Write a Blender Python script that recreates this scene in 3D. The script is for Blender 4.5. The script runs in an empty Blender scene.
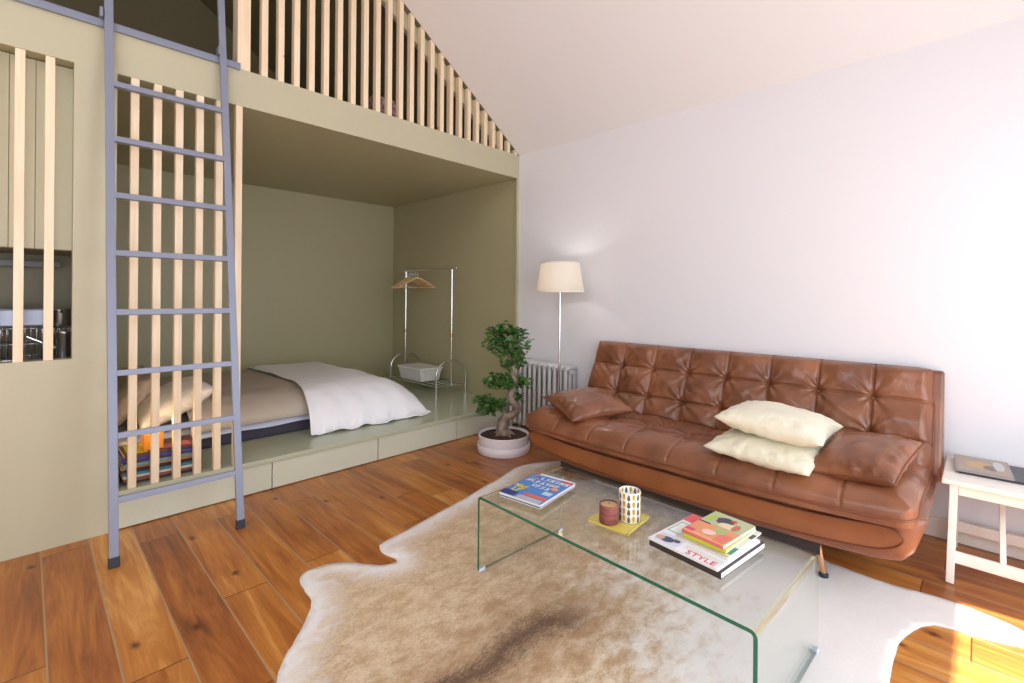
import bpy, bmesh, math, random
from math import sin, cos, pi, sqrt, exp, floor
from mathutils import Vector, Matrix, Euler, noise
from mathutils.geometry import delaunay_2d_cdt
random.seed(7)
SC = bpy.context.scene
COL = SC.collection

def lin(c):
    c /= 255.0
    return c / 12.92 if c <= 0.04045 else ((c + 0.055) / 1.055) ** 2.4
def C(r, g, b): return (lin(r), lin(g), lin(b), 1.0)

# ---------------------------------------------------------------- camera
F_PX, CY, YAW, ROLL = 477.15, 295.8, 0.7769, 0.0082
cam_d = bpy.data.cameras.new('camera'); cam = bpy.data.objects.new('camera', cam_d); COL.objects.link(cam)
cam_d.sensor_width = 36.0; cam_d.sensor_fit = 'HORIZONTAL'; cam_d.lens = F_PX / 1024 * 36
cam_d.shift_y = (CY - 341.5) / 1024; cam_d.clip_start = 0.02
fw = Vector((cos(YAW), sin(YAW), 0)); rt = Vector((sin(YAW), -cos(YAW), 0)); up = Vector((0, 0, 1))
xa = rt * cos(ROLL) + up * sin(ROLL); ya = -rt * sin(ROLL) + up * cos(ROLL)
m = Matrix((xa, ya, -fw)).transposed().to_4x4(); m.translation = Vector((-3.3715, -3.2269, 1.25))
cam.matrix_world = m
SC.camera = cam

# ---------------------------------------------------------------- world, sun, window light
SC.view_settings.view_transform = 'Standard'; SC.view_settings.look = 'None'
SC.view_settings.gamma = 1.0; SC.view_settings.use_curve_mapping = False
SC.view_settings.exposure = -0.34
SC.cycles.use_denoising = True
SC.cycles.max_bounces = 10; SC.cycles.diffuse_bounces = 5; SC.cycles.glossy_bounces = 4
SC.cycles.transparent_max_bounces = 24; SC.cycles.transmission_bounces = 6
SC.cycles.sample_clamp_indirect = 6.0
SC.cycles.caustics_reflective = False; SC.cycles.caustics_refractive = False
W = bpy.data.worlds.new('sky'); SC.world = W; W.use_nodes = True
bg = W.node_tree.nodes['Background']; bg.inputs[0].default_value = (0.78, 0.88, 1.0, 1); bg.inputs[1].default_value = 1.2
def sun(dirv, energy, col=(1, 0.95, 0.86)):
    d = bpy.data.lights.new('sun', 'SUN'); d.energy = energy; d.color = col; d.angle = 0.01
    o = bpy.data.objects.new('sun', d); COL.objects.link(o)
    o.rotation_euler = Vector(dirv).to_track_quat('-Z', 'Y').to_euler(); o.location = (-1, -6, 5)
sun((-0.05, 0.46, -0.885), 22.0)
def area(name, loc, dirv, sx, sy, power, col=(1, 1, 1)):
    d = bpy.data.lights.new(name, 'AREA'); d.shape = 'RECTANGLE'; d.size = sx; d.size_y = sy; d.energy = power; d.color = col
    o = bpy.data.objects.new(name, d); COL.objects.link(o); o.location = loc
    o.rotation_euler = Vector(dirv).to_track_quat('-Z', 'Y').to_euler(); return o
# daylight entering by the french door and the side window of the near wall, plus an added, unseen roof fill
NY = -4.4
area('door_daylight', (-1.45, NY + 0.1, 1.25), (0, 1, 0.0), 1.8, 2.3, 62, (0.86, 0.93, 1.0))
area('window_daylight', (-4.2, NY + 0.1, 1.3), (0, 1, 0.0), 2.0, 2.0, 86, (0.86, 0.93, 1.0))
area('added_roof_fill', (-4.9, -2.4, 3.55), (0.55, 0.1, -0.83), 1.2, 1.8, 45, (0.90, 0.95, 1.0))

# ---------------------------------------------------------------- material helpers
MATS = {}
def mat(name, col, rough=0.5, metal=0.0, var=0.0, vscale=8.0, bump=0.0, bscale=60.0, spec=0.5, coat=0.0, sheen=0.0, trans=0.0, stretch=(1, 1, 1), col2=None, emit=None, estr=0.0):
    if name in MATS: return MATS[name]
    M = bpy.data.materials.new(name); M.use_nodes = True; nt = M.node_tree; N = nt.nodes; L = nt.links
    P = N['Principled BSDF']
    P.inputs['Base Color'].default_value = col; P.inputs['Roughness'].default_value = rough; P.inputs['Metallic'].default_value = metal
    P.inputs['Specular IOR Level'].default_value = spec; P.inputs['Coat Weight'].default_value = coat; P.inputs['Coat Roughness'].default_value = 0.15
    P.inputs['Sheen Weight'].default_value = sheen; P.inputs['Transmission Weight'].default_value = trans
    if emit: P.inputs['Emission Color'].default_value = emit; P.inputs['Emission Strength'].default_value = estr
    tc = N.new('ShaderNodeTexCoord'); mp = N.new('ShaderNodeMapping'); mp.inputs['Scale'].default_value = stretch
    L.new(tc.outputs['Object'], mp.inputs[0])
    if var > 0 or col2:
        t = N.new('ShaderNodeTexNoise'); t.inputs['Scale'].default_value = vscale; t.inputs['Detail'].default_value = 5
        r = N.new('ShaderNodeValToRGB'); r.color_ramp.elements[0].position = 0.3; r.color_ramp.elements[1].position = 0.7
        a = col2 if col2 else tuple(x * (1 - var) for x in col[:3]) + (1,)
        b = col if col2 else tuple(min(1, x * (1 + var)) for x in col[:3]) + (1,)
        r.color_ramp.elements[0].color = a; r.color_ramp.elements[1].color = b
        L.new(mp.outputs[0], t.inputs[0]); L.new(t.outputs[0], r.inputs[0]); L.new(r.outputs[0], P.inputs['Base Color'])
    if bump > 0:
        t = N.new('ShaderNodeTexNoise'); t.inputs['Scale'].default_value = bscale; t.inputs['Detail'].default_value = 6
        b = N.new('ShaderNodeBump'); b.inputs['Strength'].default_value = bump; b.inputs['Distance'].default_value = 0.01
        L.new(mp.outputs[0], t.inputs[0]); L.new(t.outputs[0], b.inputs['Height']); L.new(b.outputs[0], P.inputs['Normal'])
    MATS[name] = M
    return M

WHITE = mat('white_plaster', C(228, 228, 233), 0.75, bump=0.03, bscale=30)
CEIL = mat('ceiling_plaster', C(233, 232, 233), 0.8)
OLIVE = mat('olive_paint', C(186, 180, 152), 0.5, var=0.015, vscale=1.5, bump=0.02, bscale=25)
OLIVE2 = mat('alcove_olive_paint', C(176, 170, 135), 0.42, bump=0.02, bscale=25)
DECKP = mat('platform_gloss_paint', C(178, 183, 158), 0.22, bump=0.02, bscale=12, spec=0.55)
DRAWERP = mat('drawer_paint', C(200, 201, 181), 0.4)
DARKGAP = mat('dark_gap', C(40, 38, 30), 0.9)
METAL = mat('ladder_paint', C(132, 138, 156), 0.4, metal=0.15, bump=0.04, bscale=180)
RUBBER = mat('black_rubber', C(38, 42, 55), 0.6)
CHROME = mat('chrome', (0.75, 0.75, 0.77, 1), 0.12, metal=1.0)
STEEL = mat('brushed_steel', (0.58, 0.59, 0.6, 1), 0.3, metal=1.0)
COPPER = mat('warm_metal', C(215, 170, 130), 0.25, metal=0.9)
BLACK = mat('black', C(26, 24, 26), 0.5)
DARKWOOD = mat('dark_rail', C(48, 40, 38), 0.45)
LEATHER = mat('leather', C(148, 94, 64), 0.33, var=0.0, col2=C(108, 64, 42), vscale=5, bump=0.16, bscale=110, coat=0.22)
LEATHER2 = mat('saddle_leather', C(158, 96, 54), 0.34, col2=C(134, 78, 42), vscale=4, bump=0.1, bscale=90, coat=0.15)
PIPE = mat('leather_piping', C(118, 66, 40), 0.4)
CREAM = mat('cream_cotton', C(226, 220, 196), 0.9, bump=0.5, bscale=38, sheen=0.2)
WHITECL = mat('white_quilt', C(240, 240, 244), 0.9, bump=0.3, bscale=90, sheen=0.1)
SHEET = mat('lilac_sheet', C(205, 208, 228), 0.9)
DUVET = mat('beige_linen', C(188, 176, 162), 0.95, var=0.04, vscale=60, bump=0.2, bscale=150, stretch=(1, 6, 1))
NAVY = mat('dark_mattress', C(62, 58, 74), 0.85)
SOIL = mat('soil', C(92, 68, 52), 0.95, col2=C(48, 34, 26), vscale=60, bump=1.0, bscale=90)
POTM = mat('white_ceramic', C(226, 218, 222), 0.35, bump=0.02)
BARK = mat('bark', C(172, 155, 140), 0.8, col2=C(100, 82, 68), vscale=22, bump=0.7, bscale=40)
LEAF = mat('leaf', C(92, 134, 62), 0.35, col2=C(40, 80, 38), vscale=18, spec=0.5)
RADI = mat('radiator_enamel', C(212, 210, 210), 0.35, var=0.04, vscale=8)
BENCHM = mat('bench_paint', C(238, 232, 224), 0.4)
PAPER = mat('paper', C(236, 234, 230), 0.7, var=0.06, vscale=300, stretch=(0.05, 0.05, 8))

def wood_mat(name, c1, c2, knot, stretch, scale=6.0, rough=0.45):
    M = bpy.data.materials.new(name); M.use_nodes = True; nt = M.node_tree; N = nt.nodes; L = nt.links; P = N['Principled BSDF']
    tc = N.new('ShaderNodeTexCoord'); mp = N.new('ShaderNodeMapping'); mp.inputs['Scale'].default_value = stretch
    oi = N.new('ShaderNodeObjectInfo'); ad = N.new('ShaderNodeVectorMath'); ad.operation = 'ADD'
    sc = N.new('ShaderNodeVectorMath'); sc.operation = 'SCALE'; sc.inputs['Scale'].default_value = 9.0
    cb = N.new('ShaderNodeCombineXYZ'); L.new(oi.outputs['Random'], cb.inputs[0]); L.new(oi.outputs['Random'], cb.inputs[2]); L.new(cb.outputs[0], sc.inputs[0])
    L.new(tc.outputs['Object'], ad.inputs[0]); L.new(sc.outputs[0], ad.inputs[1]); L.new(ad.outputs[0], mp.inputs[0])
    n = N.new('ShaderNodeTexNoise'); n.inputs['Scale'].default_value = scale; n.inputs['Detail'].default_value = 6; n.inputs['Distortion'].default_value = 0.6
    r = N.new('ShaderNodeValToRGB'); r.color_ramp.elements[0].position = 0.35; r.color_ramp.elements[1].position = 0.65
    r.color_ramp.elements[0].color = c1; r.color_ramp.elements[1].color = c2
    L.new(mp.outputs[0], n.inputs[0]); L.new(n.outputs[0], r.inputs[0])
    v = N.new('ShaderNodeTexVoronoi'); v.inputs['Scale'].default_value = 3.0; L.new(ad.outputs[0], v.inputs[0])
    kr = N.new('ShaderNodeValToRGB'); kr.color_ramp.elements[0].position = 0.025; kr.color_ramp.elements[0].color = (1, 1, 1, 1); kr.color_ramp.elements[1].position = 0.055; kr.color_ramp.elements[1].color = (0, 0, 0, 1)
    L.new(v.outputs['Distance'], kr.inputs[0])
    mx = N.new('ShaderNodeMix'); mx.data_type = 'RGBA'; mx.inputs[7].default_value = knot
    L.new(kr.outputs[0], mx.inputs[0]); L.new(r.outputs[0], mx.inputs[6]); L.new(mx.outputs[2], P.inputs['Base Color'])
    P.inputs['Roughness'].default_value = rough
    MATS[name] = M
    return M
PINE = wood_mat('pine', C(232, 208, 174), C(240, 222, 192), C(190, 120, 60), (14, 14, 0.8), 3.0)
HWOOD = wood_mat('hanger_wood', C(206, 164, 116), C(226, 190, 146), C(180, 124, 76), (4, 4, 4), 4.0)

def floor_mat():
    M = bpy.data.materials.new('plank_floor'); M.use_nodes = True; nt = M.node_tree; N = nt.nodes; L = nt.links; P = N['Principled BSDF']
    def math_(op, a, b=None, c=None):
        n = N.new('ShaderNodeMath'); n.operation = op
        for i, x in enumerate((a, b, c)):
            if x is None: continue
            if isinstance(x, (int, float)): n.inputs[i].default_value = x
            else: L.new(x, n.inputs[i])
        return n.outputs[0]
    tc = N.new('ShaderNodeTexCoord'); sp = N.new('ShaderNodeSeparateXYZ'); L.new(tc.outputs['Object'], sp.inputs[0])
    PW = 0.172
    px = math_('DIVIDE', math_('ADD', sp.outputs[0], 2.801 + 100 * PW), PW)
    idx = math_('FLOOR', px); fx = math_('FRACT', px)
    wn = N.new('ShaderNodeTexWhiteNoise'); wn.noise_dimensions = '1D'; L.new(idx, wn.inputs['W'])
    py = math_('DIVIDE', math_('ADD', sp.outputs[1], math_('MULTIPLY', wn.outputs['Value'], 3.0)), 1.35)
    py = math_('ADD', py, 50); iy = math_('FLOOR', py); fy = math_('FRACT', py)
    wn2 = N.new('ShaderNodeTexWhiteNoise'); wn2.noise_dimensions = '2D'
    cb = N.new('ShaderNodeCombineXYZ'); L.new(idx, cb.inputs[0]); L.new(iy, cb.inputs[1]); L.new(cb.outputs[0], wn2.inputs['Vector'])
    # grain
    off = N.new('ShaderNodeCombineXYZ'); L.new(math_('MULTIPLY', wn2.outputs['Value'], 37.0), off.inputs[0]); L.new(math_('MULTIPLY', wn2.outputs['Value'], 11.0), off.inputs[1])
    va = N.new('ShaderNodeVectorMath'); va.operation = 'ADD'; L.new(tc.outputs['Object'], va.inputs[0]); L.new(off.outputs[0], va.inputs[1])
    mp = N.new('ShaderNodeMapping'); mp.inputs['Scale'].default_value = (9, 0.9, 1); L.new(va.outputs[0], mp.inputs[0])
    g = N.new('ShaderNodeTexNoise'); g.inputs['Scale'].default_value = 1.4; g.inputs['Detail'].default_value = 8; g.inputs['Distortion'].default_value = 1.6; g.inputs['Roughness'].default_value = 0.6
    L.new(mp.outputs[0], g.inputs[0])
    mp2 = N.new('ShaderNodeMapping'); mp2.inputs['Scale'].default_value = (60, 2.5, 1); L.new(va.outputs[0], mp2.inputs[0])
    g2 = N.new('ShaderNodeTexNoise'); g2.inputs['Scale'].default_value = 2.0; g2.inputs['Detail'].default_value = 4; L.new(mp2.outputs[0], g2.inputs[0])
    big = N.new('ShaderNodeTexNoise'); big.inputs['Scale'].default_value = 3.0; big.inputs['Detail'].default_value = 3; L.new(va.outputs[0], big.inputs[0])
    s = math_('ADD', math_('MULTIPLY', g.outputs[0], 0.62), math_('MULTIPLY', g2.outputs[0], 0.14))
    s = math_('ADD', s, math_('MULTIPLY', wn2.outputs['Value'], 0.20)); s = math_('ADD', s, math_('MULTIPLY', big.outputs[0], 0.20))
    r = N.new('ShaderNodeValToRGB'); e = r.color_ramp.elements
    e[0].position = 0.36; e[0].color = C(108, 60, 28); e[1].position = 0.80; e[1].color = C(218, 166, 94)
    e2 = r.color_ramp.elements.new(0.48); e2.color = C(152, 88, 40)
    e3 = r.color_ramp.elements.new(0.64); e3.color = C(186, 120, 54)
    L.new(s, r.inputs[0])
    # knots
    mk = N.new('ShaderNodeMapping'); mk.inputs['Scale'].default_value = (3.4, 2.0, 1); L.new(va.outputs[0], mk.inputs[0])
    v = N.new('ShaderNodeTexVoronoi'); v.voronoi_dimensions = '2D'; v.inputs['Scale'].default_value = .85; L.new(mk.outputs[0], v.inputs[0])
    kn = N.new('ShaderNodeTexNoise'); kn.inputs['Scale'].default_value = 40; L.new(tc.outputs['Object'], kn.inputs[0])
    kd = math_('ADD', v.outputs['Distance'], math_('MULTIPLY', math_('SUBTRACT', kn.outputs[0], 0.5), 0.05))
    kr = N.new('ShaderNodeValToRGB'); kr.color_ramp.elements[0].position = 0.01; kr.color_ramp.elements[0].color = (0.85, 0.85, 0.85, 1)
    kr.color_ramp.elements[1].position = 0.06; kr.color_ramp.elements[1].color = (0, 0, 0, 1); L.new(kd, kr.inputs[0])
    mx = N.new('ShaderNodeMix'); mx.data_type = 'RGBA'; mx.inputs[7].default_value = C(70, 34, 18); L.new(kr.outputs[0], mx.inputs[0]); L.new(r.outputs[0], mx.inputs[6])
    # seams: long pale joints, thin dark end joints
    d = math_('MINIMUM', fx, math_('SUBTRACT', 1.0, fx)); seam = math_('LESS_THAN', d, 0.016)
    dy = math_('MINIMUM', fy, math_('SUBTRACT', 1.0, fy)); ej = math_('LESS_THAN', dy, 0.0018)
    m2 = N.new('ShaderNodeMix'); m2.data_type = 'RGBA'; m2.inputs[7].default_value = C(92, 52, 28); L.new(ej, m2.inputs[0]); L.new(mx.outputs[2], m2.inputs[6])
    m3 = N.new('ShaderNodeMix'); m3.data_type = 'RGBA'; m3.inputs[7].default_value = C(160, 134, 102); L.new(seam, m3.inputs[0]); L.new(m2.outputs[2], m3.inputs[6])
    L.new(m3.outputs[2], P.inputs['Base Color'])
    rr = math_('ADD', math_('MULTIPLY', g.outputs[0], 0.2), 0.22); L.new(rr, P.inputs['Roughness'])
    h = math_('SUBTRACT', math_('MULTIPLY', g2.outputs[0], 0.25), math_('MULTIPLY', seam, 1.0))
    b = N.new('ShaderNodeBump'); b.inputs['Strength'].default_value = 0.25; b.inputs['Distance'].default_value = 0.003; L.new(h, b.inputs['Height']); L.new(b.outputs[0], P.inputs['Normal'])
    P.inputs['Specular IOR Level'].default_value = 0.45
    return M

def glass_mat(name, tint, refl=1.7):
    M = bpy.data.materials.new(name); M.use_nodes = True; nt = M.node_tree; N = nt.nodes; L = nt.links
    N.remove(N['Principled BSDF']); out = N['Material Output']
    t = N.new('ShaderNodeBsdfTransparent'); t.inputs[0].default_value = tint
    g = N.new('ShaderNodeBsdfGlossy'); g.inputs['Roughness'].default_value = 0.01; g.inputs[0].default_value = (1, 1, 1, 1)
    f = N.new('ShaderNodeFresnel'); f.inputs[0].default_value = 1.5
    mx = N.new('ShaderNodeMixShader')
    # a pane reflects the same at both faces
    geo = N.new('ShaderNodeNewGeometry'); inv = N.new('ShaderNodeMath'); inv.operation = 'SUBTRACT'; inv.inputs[0].default_value = 1.0
    L.new(geo.outputs['Backfacing'], inv.inputs[1])
    mu = N.new('ShaderNodeMath'); mu.operation = 'MULTIPLY'; L.new(f.outputs[0], mu.inputs[0]); L.new(inv.outputs[0], mu.inputs[1])
    mu2 = N.new('ShaderNodeMath'); mu2.operation = 'MULTIPLY'; mu2.inputs[1].default_value = refl; mu2.use_clamp = True; L.new(mu.outputs[0], mu2.inputs[0])
    L.new(mu2.outputs[0], mx.inputs[0]); L.new(t.outputs[0], mx.inputs[1]); L.new(g.outputs[0], mx.inputs[2]); L.new(mx.outputs[0], out.inputs[0])
    MATS[name] = M; return M
GLASS = glass_mat('clear_glass', (0.97, 0.985, 0.975, 1))
GEDGE = mat('glass_edge', C(12, 104, 76), 0.08, trans=0.0, spec=0.6, coat=0.5)
GEDGE2 = glass_mat('glass_ground_edge', (0.62, 0.72, 0.72, 1), 1.7)
GBEND = glass_mat('glass_bend', (0.92, 0.95, 0.84, 1), 5.0)  # boosted reflection and yellow tint put a bright streak into the bends

LOFT_SHADE = mat('loft_olive_shaded', C(116, 106, 76), 0.6)  # olive darkened so the unlit loft's shade sits in the colour
def shade_mat(name, dcol, tcol, fac):
    M = bpy.data.materials.new(name); M.use_nodes = True; N = M.node_tree.nodes; L = M.node_tree.links; N.remove(N['Principled BSDF'])
    d = N.new('ShaderNodeBsdfDiffuse'); d.inputs[0].default_value = dcol; t = N.new('ShaderNodeBsdfTranslucent'); t.inputs[0].default_value = tcol
    x = N.new('ShaderNodeMixShader'); x.inputs[0].default_value = fac; L.new(d.outputs[0], x.inputs[1]); L.new(t.outputs[0], x.inputs[2]); L.new(x.outputs[0], N['Material Output'].inputs[0]); return M
# ---------------------------------------------------------------- geometry helpers
class MB:
    def __init__(s): s.v = []; s.f = []; s.m = []; s.sm = []
    def add(s, vs, fs, mi=0, smooth=False):
        o = len(s.v); s.v += [tuple(v) for v in vs]
        for f in fs: s.f.append([o + i for i in f]); s.m.append(mi); s.sm.append(smooth)
    def box(s, x0, x1, y0, y1, z0, z1, mi=0, M=None):
        vs = [Vector((x, y, z)) for z in (z0, z1) for y in (y0, y1) for x in (x0, x1)]
        if M: vs = [M @ v for v in vs]
        s.add(vs, [(0, 2, 3, 1), (4, 5, 7, 6), (0, 1, 5, 4), (2, 6, 7, 3), (0, 4, 6, 2), (1, 3, 7, 5)], mi)
    def bar(s, a, b, w, d, upv=(0, 1, 0), mi=0):
        a = Vector(a); b = Vector(b); t = (b - a).normalized(); u = Vector(upv); sdv = t.cross(u).normalized(); u = sdv.cross(t).normalized()
        vs = []
        for p in (a, b):
            for i, j in ((-1, -1), (1, -1), (1, 1), (-1, 1)): vs.append(p + sdv * (w / 2 * i) + u * (d / 2 * j))
        s.add(vs, [(3, 2, 1, 0), (4, 5, 6, 7), (0, 1, 5, 4), (1, 2, 6, 5), (2, 3, 7, 6), (3, 0, 4, 7)], mi)
    def tube(s, pts, r, seg=10, mi=0, closed=False, cap=True):
        pts = [Vector(p) for p in pts]; n = len(pts); rs = r if isinstance(r, (list, tuple)) else [r] * n
        vs = []; prev = None
        for i, p in enumerate(pts):
            if closed: t = pts[(i + 1) % n] - pts[i - 1]
            else: t = pts[min(i + 1, n - 1)] - pts[max(i - 1, 0)]
            t = t.normalized() if t.length > 1e-9 else Vector((0, 0, 1))
            if prev is None: a = t.orthogonal().normalized()
            else:
                a = prev - t * prev.dot(t); a = a.normalized() if a.length > 1e-6 else t.orthogonal().normalized()
            prev = a; b = t.cross(a)
            for k in range(seg):
                th = 2 * pi * k / seg; vs.append(p + (a * cos(th) + b * sin(th)) * rs[i])
        fs = []
        for i in range(n if closed else n - 1):
            j = (i + 1) % n
            for k in range(seg): fs.append((i * seg + k, i * seg + (k + 1) % seg, j * seg + (k + 1) % seg, j * seg + k))
        s.add(vs, fs, mi, True)
        if cap and not closed: s.add(vs[:seg], [tuple(range(seg))[::-1]], mi); s.add(vs[-seg:], [tuple(range(seg))], mi)
    def lathe(s, prof, c=(0, 0, 0), seg=32, mi=0):
        vs = []
        for r, z in prof:
            for k in range(seg): vs.append((c[0] + r * cos(2 * pi * k / seg), c[1] + r * sin(2 * pi * k / seg), c[2] + z))
        fs = [(i * seg + k, i * seg + (k + 1) % seg, (i + 1) * seg + (k + 1) % seg, (i + 1) * seg + k) for i in range(len(prof) - 1) for k in range(seg)]
        s.add(vs, fs, mi, True)
    def grid(s, fn, nu, nv, mi=0, closedu=False):
        vs = [fn(i / nu, j / nv) for i in range(nu + 1) for j in range(nv + 1)]
        fs = [(i * (nv + 1) + j, (i + 1) * (nv + 1) + j, (i + 1) * (nv + 1) + j + 1, i * (nv + 1) + j + 1) for i in range(nu) for j in range(nv)]
        s.add(vs, fs, mi, True)
    def build(s, name, mats, parent=None, origin=None, bevel=0.0, solid=0.0, weld=False, subsurf=0):
        me = bpy.data.meshes.new(name)
        o0 = Vector(origin) if origin else Vector((0, 0, 0))
        if parent is not None and origin is None: o0 = parent.location.copy() if parent.parent is None else WORG[parent.name]
        me.from_pydata([tuple(Vector(v) - o0) for v in s.v], [], s.f)
        for mt in (mats if isinstance(mats, (list, tuple)) else [mats]): me.materials.append(mt)
        for p, mi, sm in zip(me.polygons, s.m, s.sm): p.material_index = mi; p.use_smooth = sm
        if weld:
            b = bmesh.new(); b.from_mesh(me); bmesh.ops.remove_doubles(b, verts=b.verts, dist=1e-5); bmesh.ops.recalc_face_normals(b, faces=b.faces); b.to_mesh(me); b.free()
        me.update()
        o = bpy.data.objects.new(name, me); COL.objects.link(o)
        if parent is not None: o.parent = parent
        elif origin: o.location = o0
        WORG[o.name] = o0
        if bevel > 0:
            md = o.modifiers.new('bevel', 'BEVEL'); md.width = bevel; md.segments = 2; md.limit_method = 'ANGLE'; md.angle_limit = 0.7
        if solid > 0: md = o.modifiers.new('solid', 'SOLIDIFY'); md.thickness = solid; md.offset = 1
        if subsurf: md = o.modifiers.new('sub', 'SUBSURF'); md.levels = subsurf; md.render_levels = subsurf
        return o
WORG = {}
def tag(o, label=None, cat=None, group=None, kind=None):
    if label: o['label'] = label
    if cat: o['category'] = cat
    if group: o['group'] = group
    if kind: o['kind'] = kind
    return o
def thing(name, loc, label, cat, group=None):
    o = bpy.data.objects.new(name, None); COL.objects.link(o); o.location = loc; o.empty_display_size = 0.05
    WORG[o.name] = Vector(loc); return tag(o, label, cat, group)
def struct(name, mb, m, **k): return tag(mb.build(name, m, **k), kind='structure')
def boxo(name, m, x0, x1, y0, y1, z0, z1, parent=None, bevel=0.0, label=None):
    b = MB(); b.box(x0, x1, y0, y1, z0, z1); o = b.build(name, m, parent, bevel=bevel)
    if label: o['label'] = label
    return o
def nz(x, y, z=0.0): return noise.noise(Vector((x, y, z)))
def sstep(a, b, x):
    t = max(0.0, min(1.0, (x - a) / (b - a))); return t * t * (3 - 2 * t)

# ================================================================ ROOM
EAVE, SL, RX = 2.62, 0.69, -3.2
LX = -6.4
BKY = 2.27
b = MB(); b.box(LX, 0.1, NY - 0.1, BKY, -0.1, 0.0); struct('floor', b, floor_mat())
b = MB(); b.box(0.0, 0.12, NY - 0.1, 0.0, -0.1, EAVE + 0.08); struct('wall_right', b, WHITE)
b = MB(); b.box(LX, 0.12, BKY, BKY + 0.1, -0.1, 2.5); struct('wall_back', b, OLIVE2)
b = MB(); b.box(LX, 0.12, BKY, BKY + 0.1, 2.5, 5.0); struct('wall_loft_back', b, LOFT_SHADE)  # upper wall split off to carry the shade-darkened olive
b = MB(); b.box(LX - 0.1, LX, NY - 0.1, BKY + 0.1, -0.1, EAVE + 0.08); struct('wall_left', b, WHITE)
def slope(name, y0, y1, mt, x0, x1, hole=None):
    b = MB()
    def z(x): return EAVE + SL * (-x if x >= RX else (x - LX)) 
    def slab(xa, xb, ya, yb):
        vs = [(xa, ya, z(xa)), (xb, ya, z(xb)), (xb, yb, z(xb)), (xa, yb, z(xa)), (xa, ya, z(xa) + .1), (xb, ya, z(xb) + .1), (xb, yb, z(xb) + .1), (xa, yb, z(xa) + .1)]
        b.add(vs, [(0, 3, 2, 1), (4, 5, 6, 7), (0, 1, 5, 4), (1, 2, 6, 5), (2, 3, 7, 6), (3, 0, 4, 7)])
    if hole:
        hx0, hx1, hy0, hy1 = hole
        slab(x0, hx0, y0, y1); slab(hx1, x1, y0, y1); slab(hx0, hx1, y0, hy0); slab(hx0, hx1, hy1, y1)
    elif x0 < RX < x1: slab(x0, RX, y0, y1); slab(RX, x1, y0, y1)
    else: slab(x0, x1, y0, y1)
    struct(name, b, mt)
slope('ceiling_right', NY - 0.1, 0.0, CEIL, RX, 0.12)
slope('ceiling_left', NY - 0.1, 0.0, CEIL, LX - .1, RX, (-5.4, -4.4, -3.3, -1.5))  # unseen roof opening added to go with the fill light

slope('ceiling_loft', 0.0, BKY, LOFT_SHADE, LX - .1, 0.12)
# near wall behind the camera, with its open french door and window
b = MB()
b.box(-0.52, 0.0, NY - 0.1, NY, 0, EAVE); b.box(-3.2, -2.4, NY - 0.1, NY, 0, EAVE); b.box(LX, -5.2, NY - 0.1, NY, 0, EAVE)
b.add([(LX, NY - .1, EAVE), (0, NY - .1, EAVE), (RX, NY - .1, 4.85), (LX, NY, EAVE), (0, NY, EAVE), (RX, NY, 4.85)], [(0, 1, 2), (5, 4, 3), (0, 3, 4, 1), (1, 4, 5, 2), (2, 5, 3, 0)])
b.box(-2.4, -0.52, NY - 0.1, NY, 2.555, EAVE); b.box(-5.2, -3.2, NY - 0.1, NY, 2.35, EAVE); b.box(-5.2, -3.2, NY - 0.1, NY, 0, 0.25)
struct('wall_front', b, WHITE)

# loft beam, slab, alcove shell
BZ0, BZ1 = 2.395, 2.62
b = MB(); b.box(LX, 0.0, 0.0, 0.012, BZ0, BZ1); struct('beam', b, OLIVE)
b = MB(); b.box(LX, 0.0, 0.012, BKY, BZ0 + 0.0, BZ1 - 0.001); struct('loft_slab', b, OLIVE2)
b = MB(); b.box(-0.006, 0.12, 0.0, BKY, -0.1, BZ0); struct('wall_alcove_right', b, OLIVE2)
b = MB(); b.box(-0.028, -0.006, 0.0, 0.02, 0.205, BZ0); struct('trim_1', b, OLIVE)
b = MB()
b.box(-3.212, -3.045, 0.0, 0.09, 0, BZ0); b.box(LX, -3.95, 0.0, 0.09, 0, BZ0); b.box(-3.95, -3.212, 0.0, 0.09, 0, 0.917)
struct('wall_partition', b, OLIVE)
b = MB(); b.box(-3.16, -3.045, 0.09, BKY, 0, BZ0); struct('wall_alcove_left', b, OLIVE2)
b = MB(); b.box(-0.014, 0.0, NY, -0.02, 0.0, 0.10); struct('baseboard_right', b, BENCHM, bevel=0.003)

# ================================================================ PLATFORM WITH DRAWERS
pf = thing('bed_platform', (-1.52, 0.0, 0.0), 'low sage green platform with drawers filling the floor of the alcove', 'platform')
boxo('deck', DECKP, -3.045, -0.007, -0.012, BKY - .002, 0.175, 0.205, pf, bevel=0.004)
boxo('plinth', DARKGAP, -3.045, -0.006, 0.02, 0.05, 0.0, 0.175, pf)
for x0, x1 in ((-3.045, -2.267), (-2.261, -1.515), (-1.509, -0.757), (-0.751, -0.006)):
    boxo('drawer', DRAWERP, x0, x1, 0.0, 0.018, 0.006, 0.172, pf, bevel=0.0015)

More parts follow.
